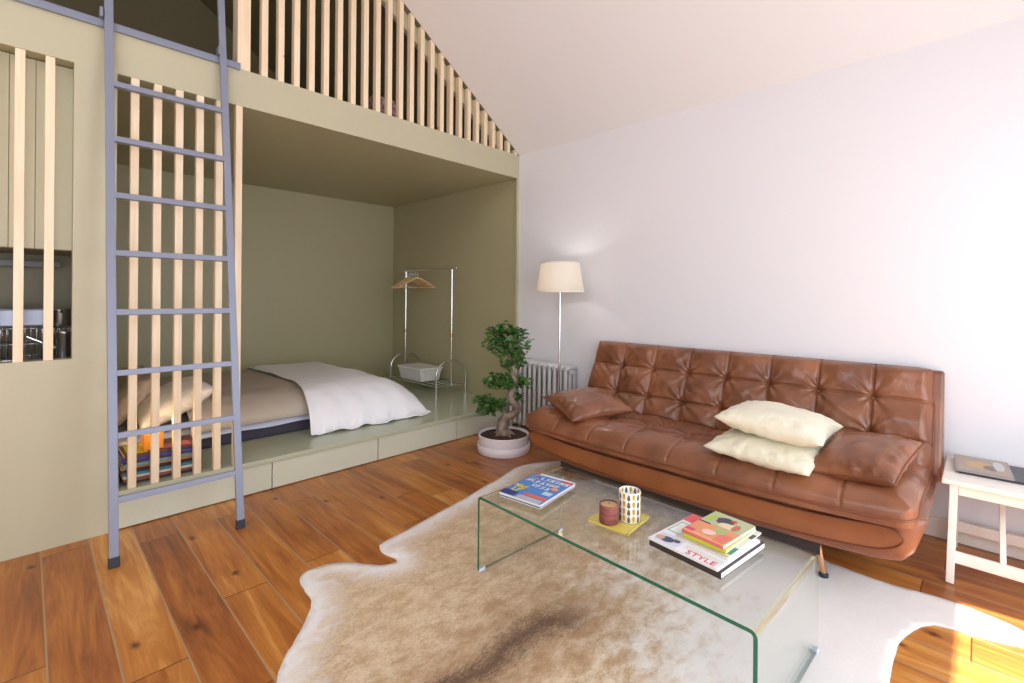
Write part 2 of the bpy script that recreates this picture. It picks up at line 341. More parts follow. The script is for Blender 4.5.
# ================================================================ SLAT SCREENS
sc = thing('slat_screen', (-2.7, 0.0, 0.205), 'screen of upright pine slats between the platform and the loft beam behind the ladder', 'screen')
for k in range(6):
    x = -2.9885 + 0.0995 * k
    if k == 5: x = -2.487
    boxo('slat', PINE, x, x + 0.036, 0.002, 0.042, 0.205, BZ0, sc, bevel=0.0015)
ks = thing('kitchen_slat_screen', (-3.4, 0.0, 0.917), 'pine slats standing in the kitchen opening left of the ladder', 'screen')
for x in (-3.314, -3.4165, -3.519, -3.62, -3.72, -3.82):
    boxo('slat', PINE, x, x + 0.0345, 0.004, 0.044, 0.917, BZ0, ks, bevel=0.0015)
bl = thing('loft_balustrade', (-1.25, 0.0, BZ1), 'triangular balustrade of pine slats along the loft edge under the sloping ceiling', 'balustrade')
def rz(x): return EAVE - SL * x - 0.004
def slantbar(name, x0, x1, y0, y1, m_, par, lab=None):
    b = MB(); vs = [(x0, y0, BZ1), (x1, y0, BZ1), (x1, y1, BZ1), (x0, y1, BZ1), (x0, y0, rz(x0)), (x1, y0, rz(x1)), (x1, y1, rz(x1)), (x0, y1, rz(x0))]
    b.add(vs, [(0, 3, 2, 1), (4, 5, 6, 7), (0, 1, 5, 4), (1, 2, 6, 5), (2, 3, 7, 6), (3, 0, 4, 7)])
    return b.build(name, m_, par)
slantbar('post', -2.482, -2.411, 0.0, 0.10, PINE, bl)
for k in range(24):
    x = -2.3465 + 0.099 * k
    if x + .037 < -0.01: slantbar('slat', x, x + 0.037, 0.0, 0.045, PINE, bl)
b = MB()
vs = []
for y in (0.048, 0.09):
    for x, dz in ((-2.5, 0), (-0.02, 0), (-0.02, -0.008), (-2.5, -0.16)): vs.append((x, y, rz(x) + dz if dz != -0.008 else BZ1))
b.add([(-2.5, 0.048, rz(-2.5)), (-0.22, 0.048, rz(-0.22)), (-0.22, 0.048, rz(-.22) - .13), (-2.5, 0.048, rz(-2.5) - .13),
       (-2.5, 0.09, rz(-2.5)), (-0.22, 0.09, rz(-0.22)), (-0.22, 0.09, rz(-.22) - .13), (-2.5, 0.09, rz(-2.5) - .13)],
      [(0, 3, 2, 1), (4, 5, 6, 7), (0, 1, 5, 4), (1, 2, 6, 5), (2, 3, 7, 6), (3, 0, 4, 7)])
b.build('raking_board', OLIVE, bl)['label'] = 'olive painted sloping board'
# folded blanket and knitted bag up on the loft
b = MB()
for i, (w, z0) in enumerate(((0.13, 0), (0.125, 0.03), (0.13, 0.06), (0.12, 0.09), (0.125, 0.12), (0.115, 0.15))):
    b.box(-1.50, -1.50 + 2 * w * .8, 0.12, 0.12 + w * 1.5, 2.621 + z0, 2.621 + z0 + 0.0298)
PLAID = mat('plaid', C(205, 175, 178), 0.9, col2=C(110, 84, 96), vscale=30)
o = b.build('folded_blanket', PLAID, None, origin=(-1.4, 0.22, 2.622), bevel=0.009); tag(o, 'folded mauve blanket lying on the loft behind the slats', 'blanket')

# ================================================================ LADDER AND RAIL
def LP(z): return -0.42 + 0.39 / 2.65 * z       # ladder leans: y from height
rl = thing('ladder_rail', (-3.5, -0.03, BZ1), 'grey metal rail along the top of the loft beam carrying the ladder', 'rail')
boxo('rail_bar', METAL, LX, -2.47, -0.018, 0.0, BZ1 - 0.012, BZ1 + 0.022, rl, bevel=0.002)
boxo('rail_flange', METAL, LX, -2.47, -0.018, 0.03, BZ1 + 0.022, BZ1 + 0.026, rl)
ld = thing('ladder', (-2.83, -0.42, 0.0), 'blue-grey metal ladder leaning against the loft edge', 'ladder')
SX = ((-3.086, -3.096), (-2.565, -2.560))
for xb, xt in SX:
    b = MB(); zt = 3.6
    b.bar((xb, LP(0.03), 0.03), (xt + (0.012 if xb < -3 else -0.01), LP(zt), zt), 0.036, 0.022, (0, 1, 0)); b.build('stile', METAL, ld, bevel=0.002)
    b = MB(); b.bar((xb, LP(-0.0), 0.0), (xb, LP(0.045), 0.045), 0.041, 0.027, (0, 1, 0)); b.build('foot', RUBBER, ld, bevel=0.003)['label'] = 'dark rubber foot'
for k in range(1, 9):
    z = 0.2885 * k
    b = MB(); b.bar((-3.07, LP(z), z), (-2.578, LP(z), z), 0.028, 0.028, (0, LP(1) - LP(0), 1)); b.build('rung', METAL, ld, bevel=0.002)
for x in (-3.115, -2.59):
    b = MB(); b.box(x - .006, x + .006, -0.05, 0.0, BZ1 + 0.028, BZ1 + 0.075); b.build('hook', METAL, ld)

# ================================================================ KITCHEN BEHIND THE OPENING
kc = thing('kitchen_wall_cupboard', (-3.8, 0.1, 1.46), 'pale green wall cupboard with boarded doors above the kitchen worktop', 'cupboard')
KGR = mat('cupboard_green', C(206, 202, 174), 0.45)
boxo('carcass', OLIVE2, -5.0, -3.17, 0.11, 0.62, 1.462, BZ0 - .002, kc)
for x in (-3.256, -3.346, -3.436, -3.526, -3.616): boxo('door', KGR, x - 0.0885 if x > -3.3 else x - 0.0885, x + (0.085 if x > -3.3 else 0.0), 0.095, 0.11, 1.464, BZ0 - .004, kc, bevel=0.002)
boxo('light_strip', mat('grey_strip', C(150, 150, 156), .5), -4.2, -3.24, 0.52, 0.58, 1.39, 1.42, kc)['label'] = 'slim steel light strip under the cupboard'
DARKT = mat('kitchen_tile', C(146, 136, 100), 0.4)
b = MB(); b.box(-5.0, -3.165, 0.62, 0.66, 0, BZ0); b.box(-3.17, -3.162, 0.09, 0.62, 0, BZ0); struct('wall_kitchen', b, DARKT)
wt = thing('kitchen_worktop', (-3.8, 0.35, 0.0), 'steel kitchen worktop with a raised sink rim behind the pine slats', 'worktop')
boxo('top', STEEL, -5.0, -3.172, 0.095, 0.618, 0.86, 0.895, wt, bevel=0.003)
boxo('cabinet', OLIVE, -5.0, -3.172, 0.12, 0.61, 0.0, 0.86, wt)
b = MB(); b.tube([(-3.62, .12, .902), (-3.3, .12, .902), (-3.3, .24, .902), (-3.62, .24, .902)], 0.008, 8, closed=True); b.build('sink_rim', CHROME, wt)
dr = thing('dish_rack', (-3.40, 0.4, 0.895), 'steel wire dish rack on the kitchen worktop', 'rack')
b = MB()
for z in (0.9, 0.98, 1.06):
    b.tube([(-3.58, .28, z), (-3.19, .28, z), (-3.19, .5, z), (-3.58, .5, z)], 0.004, 6, closed=True)
b.build('frame', CHROME, dr)
for i in range(18):
    x = -3.57 + i * 0.0215; b = MB(); b.tube([(x, .28, 1.06), (x, .28, .9), (x, .5, .9), (x, .5, 1.06)], 0.0022, 5); b.build('wire', CHROME, dr)
o = MB(); o.box(-3.58, -3.295, 0.30, 0.50, 1.0655, 1.165)
GREYM = mat('grey_enamel', C(150, 152, 165), 0.3, metal=0.4)
tag(o.build('roasting_tin', GREYM, None, origin=(-3.4, .4, 1.0655), bevel=0.012), 'grey metal roasting tin lying on top of the dish rack', 'tin')
sp_ = thing('saucepan', (-3.238, 0.40, 1.0655), 'shiny steel saucepan on the dish rack beside the roasting tin', 'saucepan')
b = MB(); b.lathe([(0, 0), (.04, 0), (.042, .005), (.044, .085), (.046, .09), (.042, .09), (.040, .012), (0, .01)], (-3.238, .40, 1.0655), 24); b.build('pan', STEEL, sp_)
b = MB(); b.tube([(-3.238, .356, 1.14), (-3.238, .30, 1.15)], .006, 8); b.build('handle', BLACK, sp_)
b = MB(); b.lathe([(0, 0), (.03, 0), (.031, .004), (.031, .135), (.034, .138), (.034, .15), (.03, .153), (0, .154)], (-3.232, .20, .895), 24)
tag(b.build('canister', STEEL, None, origin=(-3.232, .20, .895)), 'small brushed steel canister at the right of the dish rack', 'canister')
kn = thing('kitchen_knife', (-3.32, 0.25, 0.90), 'pale knife resting slanted across the dish rack', 'knife')
b = MB(); b.bar((-3.37, .262, 1.02), (-3.31, .262, .985), .014, .003, (0, 0, 1)); b.build('blade', CHROME, kn)
b = MB(); b.bar((-3.31, .262, .985), (-3.262, .262, .955), .016, .012, (0, 0, 1)); b.build('handle', PAPER, kn, bevel=.003)

# ================================================================ BED
bd = thing('mattress', (-2.0, 1.25, 0.205), 'low dark mattress lying on the sage green platform', 'mattress')
boxo('mattress_body', NAVY, -2.99, -1.06, 0.47, 2.05, 0.207, 0.32, bd, bevel=0.02)
b = MB()
def sheetf(u, v):
    x = -2.99 + 1.94 * u; y = 0.44 + 1.63 * v
    e = min(v, 1 - v) * 1.63; ex = (1 - u) * 1.94
    d = min(e, ex); z = 0.335 - (0.045 if d < 0.001 else 0.0) - 0.004 * sin(x * 14)
    return (x, y, z)
b.grid(sheetf, 40, 24); b.build('fitted_sheet', SHEET, bd, solid=0.006)['label'] = 'pale lilac fitted sheet'
def H(x, y):
    f = max(0, min(1, (y - 0.42) / 0.32)); f = sqrt(max(0, 1 - (1 - f) ** 2))
    g = max(0, min(1, (2.09 - y) / 0.22)); g = sqrt(max(0, 1 - (1 - g) ** 2))
    e = max(0, min(1, (-1.0 - x) / 0.28)); e = sqrt(max(0, 1 - (1 - e) ** 2))
    n = 0.012 * nz(x * 3, y * 3) + 0.006 * nz(x * 9, y * 9)
    return 0.335 + 0.155 * min(f, 1) * g * e + n * f * g * e
b = MB(); b.grid(lambda u, v: (-2.62 + 1.62 * u, 0.42 + 1.67 * v, H(-2.62 + 1.62 * u, 0.42 + 1.67 * v)), 90, 90)
o = b.build('duvet', DUVET, None, origin=(-1.8, 1.25, 0.335), solid=0.01); tag(o, 'beige linen duvet spread over the bed', 'duvet')
def throwf(u, v):
    # u along x, v along y from the front hem to the back
    x = -1.80 + 0.93 * u - .14 * (1 - u) * max(0, 1 - v * 3); y = 0.25 + 1.92 * v
    x += 0.05 * (0.5 - v) * (1 - u)
    y += 0.018 * sin(x * 21 + 1) * max(0, 1 - v * 9) + 0.05 * u * max(0, 1 - v * 6) * -1
    fy = max(0, min(1, (y - 0.27) / 0.42)); fy = sqrt(max(0, 1 - (1 - fy) ** 2)) ** 0.9
    fb = max(0, min(1, (2.15 - y) / 0.22)); fb = sqrt(max(0, 1 - (1 - fb) ** 2))
    ex = max(0, min(1, (-0.88 - x) / 0.36)); ex = sqrt(max(0, 1 - (1 - ex) ** 2)) ** 0.9
    z = 0.214 + 0.305 * fy * fb * ex + 0.010 * nz(x * 4, y * 4) + 0.007 * nz(x * 11, y * 11, 3)
    hang = 1 - min(fy, ex)
    z += 0.012 * hang * sin(x * 30 + y * 9)
    if y > .42: z = max(z, H(x, y) + 0.013) if x < -1.05 else z
    return (x, y, max(z, 0.2115))
b = MB(); b.grid(throwf, 90, 130); o = b.build('bedspread', WHITECL, None, origin=(-1.3, 1.2, 0.21), solid=0.006)
tag(o, 'white quilted bedspread draped over the foot of the bed', 'bedspread')

def pillow(name, mt, w, h, t, M, label, cat, group=None, wr=0.006, seed=0, pipe=None, pinch=0.07):
    """w x h x t cushion, M places its centre"""
    M = M @ Matrix.Translation((0, 0, -t / 2))
    b = MB(); n = 34
    def surf(sg):
        def f(u, v):
            a = 2 * u - 1; c = 2 * v - 1
            e = max(0.0, (1 - abs(a) ** 2.6) * (1 - abs(c) ** 2.6))
            zz = t / 2 * e ** 0.55
            x = w / 2 * a * (1 - pinch * (1 - a * a * 0 - abs(a) ** 0) - pinch * (1 - c * c) * abs(a) ** 3)
            y = h / 2 * c * (1 - pinch * (1 - a * a) * abs(c) ** 3)
            r = 1 - e
            q = wr * r * nz(a * 6 + seed, c * 6, sg * 3) * 2 + wr * 1.5 * nz(a * 2.4 + seed, c * 2.4, sg) * e
            ang = math.atan2(c, a); q += wr * 1.2 * sin(ang * 18 + seed + 3 * nz(a * 3, c * 3, seed)) * r * e * 3 * max(abs(a), abs(c)) ** 5
            q *= min(1, e * 6)
            return M @ Vector((x, y, t / 2 + sg * (zz + q)))
        return f
    b.grid(surf(1), n, n); b.grid(surf(-1), n, n)
    c0 = M @ Vector((0, 0, 0))
    o = b.build(name, mt, None, origin=tuple(c0), weld=True)
    if pipe:
        p = MB(); pts = []; m_ = 24
        f = surf(1)
        for i in range(m_): pts.append(f(i / m_, 0))
        for i in range(m_): pts.append(f(1, i / m_))
        for i in range(m_): pts.append(f(1 - i / m_, 1))
        for i in range(m_): pts.append(f(0, 1 - i / m_))
        p.tube(pts, 0.0035, 6, closed=True); p.build('piping', pipe, o)
    return tag(o, label, cat, group)
def TM(loc, rx=0, ry=0, rz_=0): return Matrix.Translation(loc) @ Euler((rx, ry, rz_), 'XYZ').to_matrix().to_4x4()
PIL = mat('pillow_beige', C(190, 176, 165), 0.95, bump=0.1, bscale=120)
PILW = mat('pillow_white', C(236, 228, 222), 0.95, bump=0.1, bscale=120)
pillow('bed_pillow', PIL, 0.62, 0.44, 0.17, TM((-2.88, 1.45, 0.51), 0, math.radians(-45), 0) @ Matrix.Rotation(pi / 2, 4, 'Z'), 'taupe pillow leaning on the head wall furthest back on the bed', 'pillow', seed=1)
pillow('bed_pillow', PIL, 0.66, 0.46, 0.17, TM((-2.90, 0.98, 0.53), 0, math.radians(-50), 0) @ Matrix.Rotation(pi / 2, 4, 'Z'), 'taupe pillow propped behind the candle and white pillow', 'pillow', seed=2)
pillow('bed_pillow', PILW, 0.60, 0.46, 0.18, TM((-2.68, 0.70, 0.52), 0, math.radians(-26), 0.0) @ Matrix.Rotation(pi / 2, 4, 'Z'), 'white pillow lying in front of the taupe ones beside the candle', 'pillow', seed=3)

# ================================================================ MAGAZINE HELPERS
FLAT = {}
def flat(r, g, b_, rough=0.35):
    k = (r, g, b_)
    if k not in FLAT: FLAT[k] = mat('ink_%d_%d_%d' % k, C(r, g, b_), rough)
    return FLAT[k]
def text_mesh(txt, size, name, mt, M, parent, extr=0.0002, bold=0.0):
    c = bpy.data.curves.new('t', 'FONT'); c.body = txt; c.size = size; c.extrude = extr; c.offset = bold
    c.align_x = 'CENTER'; c.align_y = 'CENTER'
    t = bpy.data.objects.new('t', c); me = bpy.data.meshes.new_from_object(t); bpy.data.objects.remove(t)
    me.transform(M); me.materials.clear(); me.materials.append(mt)
    o = bpy.data.objects.new(name, me); COL.objects.link(o); o.parent = parent; WORG[o.name] = Vector((0, 0, 0)); return o
def magazine(name, label, cat, loc, w, h, t, rot, cover, patches=(), group=None, spine=None, texts=(), pages=None, blobs=()):
    """w along local x, h along local y, spine on the -x side"""
    o = thing(name, loc, label, cat, group); o.rotation_euler = (0, 0, rot)
    def loc_build(mb, nm, mts, par=o, bevel=0): 
        x = mb.build(nm, mts, None, bevel=bevel); x.parent = par; return x
    b = MB(); b.box(-w / 2 + .002, w / 2 - .0015, -h / 2 + .0015, h / 2 - .0015, t * .06, t * .94); loc_build(b, 'pages', pages or PAPER)
    mts = [cover, spine or cover] + [p[4] for p in patches]
    b = MB(); ct = min(0.0008, t * .06)
    b.box(-w / 2, w / 2, -h / 2, h / 2, t - ct, t); b.box(-w / 2, w / 2, -h / 2, h / 2, 0, ct); b.box(-w / 2, -w / 2 + .0015, -h / 2, h / 2, 0, t, 1)
    for i, p in enumerate(patches):
        x0, y0, x1, y1 = [(-w / 2 + p[0] * w), (-h / 2 + p[1] * h), (-w / 2 + p[2] * w), (-h / 2 + p[3] * h)]
        z = t + 0.0001 * (i + 1); b.add([(x0, y0, z), (x1, y0, z), (x1, y1, z), (x0, y1, z)], [(0, 1, 2, 3)], i + 2)
    loc_build(b, 'cover', mts)
    for k, (pts, mt) in enumerate(blobs):
        b = MB(); z = t + 0.0001 * (len(patches) + 2 + k)
        b.add([(-w / 2 + x * w, -h / 2 + y * h, z) for x, y in pts], [tuple(range(len(pts)))]); loc_build(b, 'cover_art', mt)
    for tx, x, y, s, mt, rz_ in texts:
        text_mesh(tx, s, 'lettering', mt, TM((-w / 2 + x * w, -h / 2 + y * h, t + .0012), 0, 0, rz_), o)
    return o
def blob(cx, cy, rx, ry, n=14, seed=0, a=0.25):
    return [(cx + rx * cos(2 * pi * i / n) * (1 + a * nz(i * .9 + seed, seed)), cy + ry * sin(2 * pi * i / n) * (1 + a * nz(i * .9 + seed, 5 + seed))) for i in range(n)]

# magazines stacked in the alcove, candle on top
cols = [((40, 36, 40), 'near black'), ((150, 80, 56), 'brick red'), ((215, 212, 208), 'white'), ((70, 130, 150), 'teal'), ((60, 38, 34), 'dark brown'), ((190, 140, 96), 'tan'), ((110, 160, 180), 'light blue'), ((96, 60, 56), 'maroon'), ((62, 66, 150), 'cobalt blue'), ((96, 58, 52), 'reddish brown')]
places = ['at the bottom of the stack', 'second from the bottom of the stack', 'third from the bottom of the stack', 'fourth from the bottom of the stack', 'fifth from the bottom of the stack', 'fifth from the top of the stack', 'fourth from the top of the stack', 'third from the top of the stack', 'second from the top of the stack', 'topmost under the candle']
z = 0.2065
for i, (c, nm) in enumerate(cols):
    t = 0.0135 + 0.004 * random.random()
    magazine('magazine', '%s magazine %s behind the slats' % (nm, places[i]), 'magazine', (-2.822 + random.uniform(-.014, .014), 0.19 + random.uniform(-.01, .01), z), 0.235, 0.345, t, pi / 2 + random.uniform(-.06, .06), flat(*c),
             group='magazines stacked by the bed', patches=[(.05, .7, .95, .95, flat(200, 90 + i * 12, 70)), (.1, .1, .5, .5, flat(80 + 12 * i, 90, 110))])
    z += t + 0.0006
ZC = z + 0.0008
ch = thing('candle_holder', (-2.862, 0.15, ZC), 'glowing cube candle holder standing on the magazine stack', 'candle holder')
GLOW = mat('amber_wood', C(214, 160, 78), 0.5, col2=C(186, 128, 54), vscale=20)
b = MB(); s_ = 0.045; si = .037; x0, y0 = -2.862, 0.15
def sq(r, z): return [(x0 - r, y0 - r, z), (x0 + r, y0 - r, z), (x0 + r, y0 + r, z), (x0 - r, y0 + r, z)]
vs = sq(s_, ZC) + sq(s_, ZC + .09) + sq(si, ZC + .09) + sq(si, ZC + .008)
b.add(vs, [(3, 2, 1, 0)] + [(4 * l + k, 4 * l + (k + 1) % 4, 4 * l + 4 + (k + 1) % 4, 4 * l + 4 + k) for l in range(3) for k in range(4)] + [(12, 13, 14, 15)])
GM = shade_mat('amber_translucent', C(240, 186, 96), C(252, 210, 130), .4)
b.build('holder', GM, ch)
cd = thing('candle', (x0, y0, ZC + .009), 'small lit candle burning inside the cube holder', 'candle')
b = MB(); b.lathe([(0, 0), (.012, 0), (.012, .088), (.009, .09), (0, .088)], (x0, y0, ZC + .009), 20); b.build('wax', shade_mat('wax', C(245, 235, 205), C(250, 220, 170), .6), cd)
b = MB(); b.lathe([(0, 0), (.006, .008), (.008, .016), (.004, .03), (0.0005, .042)], (x0, y0, ZC + .100), 12); b.build('flame', mat('flame', (1, .8, .4, 1), emit=(1, .72, .35, 1), estr=22), cd)
d = bpy.data.lights.new('candle_glow', 'POINT'); d.energy = 4.0; d.color = (1, .70, .34); d.shadow_soft_size = 0.02
o = bpy.data.objects.new('candle_glow', d); COL.objects.link(o); o.location = (x0, y0, ZC + .125)

# ================================================================ GARMENT RACK, HANGERS, BASKET
gr = thing('garment_rack', (-0.23, 1.15, 0.205), 'chrome garment rack standing on the platform by the alcove wall', 'garment rack')
PX = -0.23; YN, YF = 0.75, 1.62
for y in (YN, YF):
    b = MB(); b.tube([(PX, y, 0.30), (PX, y, 1.535)], 0.011, 12); b.build('pole', CHROME, gr)
    b = MB(); b.tube([(PX, y, 0.81), (PX, y, 0.85)], 0.0145, 12); b.build('collar', COPPER, gr)
    w = 0.195; pts = [(PX - w, y, 0.207), (PX - w, y, 0.40)]
    for k in range(1, 12):
        a = pi * k / 12; pts.append((PX - w * cos(a), y, 0.42 + 0.15 * sin(a)))
    pts += [(PX + w, y, 0.40), (PX + w, y, 0.207)]
    b = MB(); b.tube(pts, 0.0105, 10); b.build('end_frame', CHROME, gr)
    b = MB(); b.tube([(PX - w, y, 0.30), (PX + w, y, 0.30)], 0.006, 8); b.build('cross_bar', CHROME, gr)
for x in (-0.41, -0.32, -0.23, -0.14, -0.05):
    b = MB(); b.tube([(x, YN, 0.30), (x, YF, 0.30)], 0.006, 8); b.build('shelf_bar', CHROME, gr)
b = MB(); b.tube([(PX, YN - 0.06, 1.535), (PX, YF + 0.06, 1.535)], 0.011, 12); b.build('hanging_bar', CHROME, gr)
for y in (YN - 0.07, YF + 0.07):
    b = MB(); b.lathe([(0, -.013), (.009, -.010), (.014, 0), (.009, .010), (0, .013)], (PX, y, 1.535), 14); b.build('end_cap', CHROME, gr)
def hanger(y, i, lab, rz_):
    o = thing('clothes_hanger', (PX, y, 1.535), lab, 'clothes hanger', 'wooden hangers on the garment rack'); o.rotation_euler = (0, 0, rz_)
    b = MB(); pts = [(0, 0, -.085), (0, 0, -.04)]
    for k in range(13):
        a = -pi / 2 + pi * 1.45 * k / 12; pts.append((0.024 * cos(a) * 1.0, 0, 0.0 - 0.016 + 0.0285 * sin(a)))
    pts = pts[:2] + [(0.02 * cos(a_), 0, -.006 + 0.0195 * sin(a_)) for a_ in [(-pi / 2 + pi * 1.35 * k / 12) for k in range(13)]]
    b.tube(pts, 0.0018, 6); x = b.build('hook', CHROME, None); x.parent = o
    b = MB(); n = 16; pp = []; rr = []
    for k in range(n + 1):
        s = -1 + 2 * k / n; pp.append((0.235 * s, 0.0, -.088 - 0.12 * abs(s) ** 1.2)); rr.append(0.012 - 0.004 * abs(s))
    b.tube(pp, rr, 8); x = b.build('shoulder', HWOOD, None); x.parent = o
    b = MB(); b.tube([(-.215, 0, -.197), (.215, 0, -.197)], 0.005, 8); x = b.build('trouser_bar', HWOOD, None); x.parent = o
hl = ['nearest wooden hanger in the bunch on the chrome rack', 'second nearest wooden hanger in the bunch on the rack', 'middle wooden hanger of the bunch on the chrome rack', 'second furthest wooden hanger in the bunch on the rack', 'furthest wooden hanger on the chrome rack, next to the far pole']
for i in range(5): hanger(1.38 + 0.05 * i, i, hl[i], -0.22 + 0.085 * i)
BASK = mat('basket_weave', C(238, 237, 234), 0.85, col2=C(214, 212, 208), vscale=90, bump=0.5, bscale=130)
bk = thing('storage_basket', (-0.25, 1.30, 0.307), 'pale grey lidded storage basket sitting on the rack shelf', 'basket')
b = MB()
bx0, bx1, by0, by1 = -0.40, -0.12, 1.06, 1.50
vs = [(bx0 + .02, by0 + .02, .307), (bx1 - .02, by0 + .02, .307), (bx1 - .02, by1 - .02, .307), (bx0 + .02, by1 - .02, .307), (bx0, by0, .43), (bx1, by0, .43), (bx1, by1, .43), (bx0, by1, .43)]
b.add(vs, [(0, 3, 2, 1), (4, 5, 6, 7), (0, 1, 5, 4), (1, 2, 6, 5), (2, 3, 7, 6), (3, 0, 4, 7)]); b.build('body', BASK, bk, bevel=.006)
boxo('lid', BASK, bx0 - .008, bx1 + .008, by0 - .008, by1 + .008, .43, .455, bk, bevel=.006)

# ================================================================ RADIATOR
ra = thing('radiator', (-0.10, -0.42, 0.0), 'old cast-iron column radiator against the white wall beside the lamp', 'radiator')
n = 12
for i in range(n):
    y = -0.075 - i * 0.0585
    b = MB()
    for xx in (-0.165, -0.105, -0.045):
        b.tube([(xx, y, 0.07), (xx, y, 0.615)], 0.0165, 8)
    for zz in (0.625, 0.085):
        b.tube([(-0.178, y, zz), (-0.105, y, zz + (.014 if zz > .3 else -.01)), (-0.032, y, zz)], 0.021, 8)
    b.build('column', RADI, ra)
for zz in (0.60, 0.11):
    b = MB(); b.tube([(-0.105, -0.05, zz), (-0.105, -0.075 - (n - 1) * .0585 - 0.03, zz)], 0.019, 8); b.build('header_pipe', RADI, ra)
for y in (-0.075, -0.075 - (n - 1) * .0585):
    for xx in (-.165, -.045): b = MB(); b.tube([(xx, y, 0.0), (xx, y, .075)], 0.013, 8); b.build('foot', RADI, ra)
b = MB(); b.tube([(-.105, -.78, 0.0), (-.105, -.78, .11), (-.105, -.74, .11)], .009, 8); b.tube([(-.125, -.78, .11), (-.085, -.78, .11)], .014, 10); b.build('valve', CHROME, ra)

# ================================================================ FLOOR LAMP
LMX, LMY = -0.30, -0.76
lp = thing('floor_lamp', (LMX, LMY, 0.0), 'slim chrome floor lamp with a cream shade behind the sofa end', 'floor lamp')
b = MB(); b.lathe([(0, 0), (.13, 0), (.13, .012), (.12, .018), (.02, .024), (.012, .04), (0, .04)], (LMX, LMY, 0), 32); b.build('base', CHROME, lp)
b = MB(); b.tube([(LMX, LMY, .03), (LMX, LMY, 1.30)], 0.0085, 12); b.build('pole', CHROME, lp)
SHM = shade_mat('lamp_shade_cloth', C(248, 245, 238), C(248, 242, 232), .6)
b = MB(); b.lathe([(.196, 0), (.158, .238)], (LMX, LMY, 1.285), 48); b.lathe([(.194, 0), (.156, .238)], (LMX, LMY, 1.285), 48); b.build('lamp_shade', SHM, lp)
b = MB(); b.lathe([(.199, 0), (.199, .010), (.193, .010), (.193, 0), (.199, 0)], (LMX, LMY, 1.283), 48); b2 = MB(); b2.lathe([(.161, .230), (.161, .240), (.155, .24), (.155, .230), (.161, .230)], (LMX, LMY, 1.285), 48); b.build('lower_trim', mat('shade_trim', C(232, 222, 205), .8), lp); b2.build('upper_trim', MATS['shade_trim'], lp)
b = MB()
for k in range(3): a = 2 * pi * k / 3; b.tube([(LMX, LMY, 1.31), (LMX + .194 * cos(a), LMY + .194 * sin(a), 1.29)], .002, 5)
b.build('shade_ring', CHROME, lp)
b = MB(); b.lathe([(0, 0), (.012, .0), (.014, .03), (.03, .07), (.028, .09), (.012, .105), (0, .108)], (LMX, LMY, 1.30), 16); b.build('bulb', mat('bulb', (1, 1, 1, 1), .3, emit=(1, .8, .55, 1), estr=4), lp)
d = bpy.data.lights.new('lamp_glow', 'POINT'); d.energy = 2.4; d.color = (1, .97, .92); d.shadow_soft_size = .03
o = bpy.data.objects.new('lamp_glow', d); COL.objects.link(o); o.location = (LMX, LMY, 1.43)

# ================================================================ BONSAI FICUS
BX, BY = -0.66, -0.48
DX = Vector((0.701, -0.713, 0)); DF = Vector((0.713, 0.701, 0))
pt = thing('plant_pot', (BX, BY, 0.0), 'shallow round white pot in a matching white tray on the wooden floor', 'plant pot')
b = MB(); b.lathe([(0, 0.0), (.205, 0.0), (.212, .004), (.212, .066), (.206, .070), (.200, .066), (.198, .012), (0, .012)], (BX, BY, 0), 56); b.build('tray', POTM, pt)
b = MB(); b.lathe([(0, .014), (.185, .014), (.19, .02), (.205, .138), (.203, .143), (.197, .141), (.188, .10), (0, .10)], (BX, BY, 0), 56); b.build('bowl', POTM, pt)
b = MB()
def soilf(u, v):
    r = .193 * u; a = 2 * pi * v; x = BX + r * cos(a); y = BY + r * sin(a)
    return (x, y, 0.122 + .012 * nz(x * 20, y * 20) * (1 - u * .5) + 0.02 * (1 - u) ** 2)
b.grid(soilf, 14, 40); b.build('soil', SOIL, pt, weld=True)
fc = thing('bonsai_ficus', (BX, BY, 0.13), 'bonsai ficus with a twisted grey trunk and tiers of dark leaves', 'plant')
def P(dx, z, df=0.0): v = Vector((BX, BY, 0)) + DX * dx + DF * df; return (v.x, v.y, z)
tp = [(0, .10, 0), (-.012, .17, 0), (-.012, .235, .01), (.03, .27, .02), (.10, .30, .02), (.115, .355, 0), (.06, .40, -.03), (.045, .45, 0), (.085, .50, .03), (.10, .56, 0), (.06, .62, -.02), (.07, .68, 0), (.125, .74, .02), (.135, .81, 0), (.10, .88, 0)]
tr_ = [.072, .050, .040, .034, .030, .029, .026, .025, .026, .025, .024, .022, .02, .016, .01]
pts = []; rs = []
for i in range(len(tp) - 1):
    for k in range(4):
        t = k / 4; pts.append(P(tp[i][0] * (1 - t) + tp[i + 1][0] * t, tp[i][1] * (1 - t) + tp[i + 1][1] * t, tp[i][2] * (1 - t) + tp[i + 1][2] * t)); rs.append(tr_[i] * (1 - t) + tr_[i + 1] * t + .003 * sin(i * 4 + k * 2))
for _ in range(3):
    pts = [pts[0]] + [tuple((Vector(pts[i - 1]) + Vector(pts[i]) * 2 + Vector(pts[i + 1])) / 4) for i in range(1, len(pts) - 1)] + [pts[-1]]
b = MB(); b.tube(pts, rs, 12)
for a in (0.4, 1.9, 3.1, 4.6, 5.5):
    b.tube([(BX, BY, .18), (BX + .05 * cos(a), BY + .05 * sin(a), .145), (BX + .09 * cos(a), BY + .09 * sin(a), .122)], [.024, .018, .007], 8)
b.build('trunk', BARK, fc)
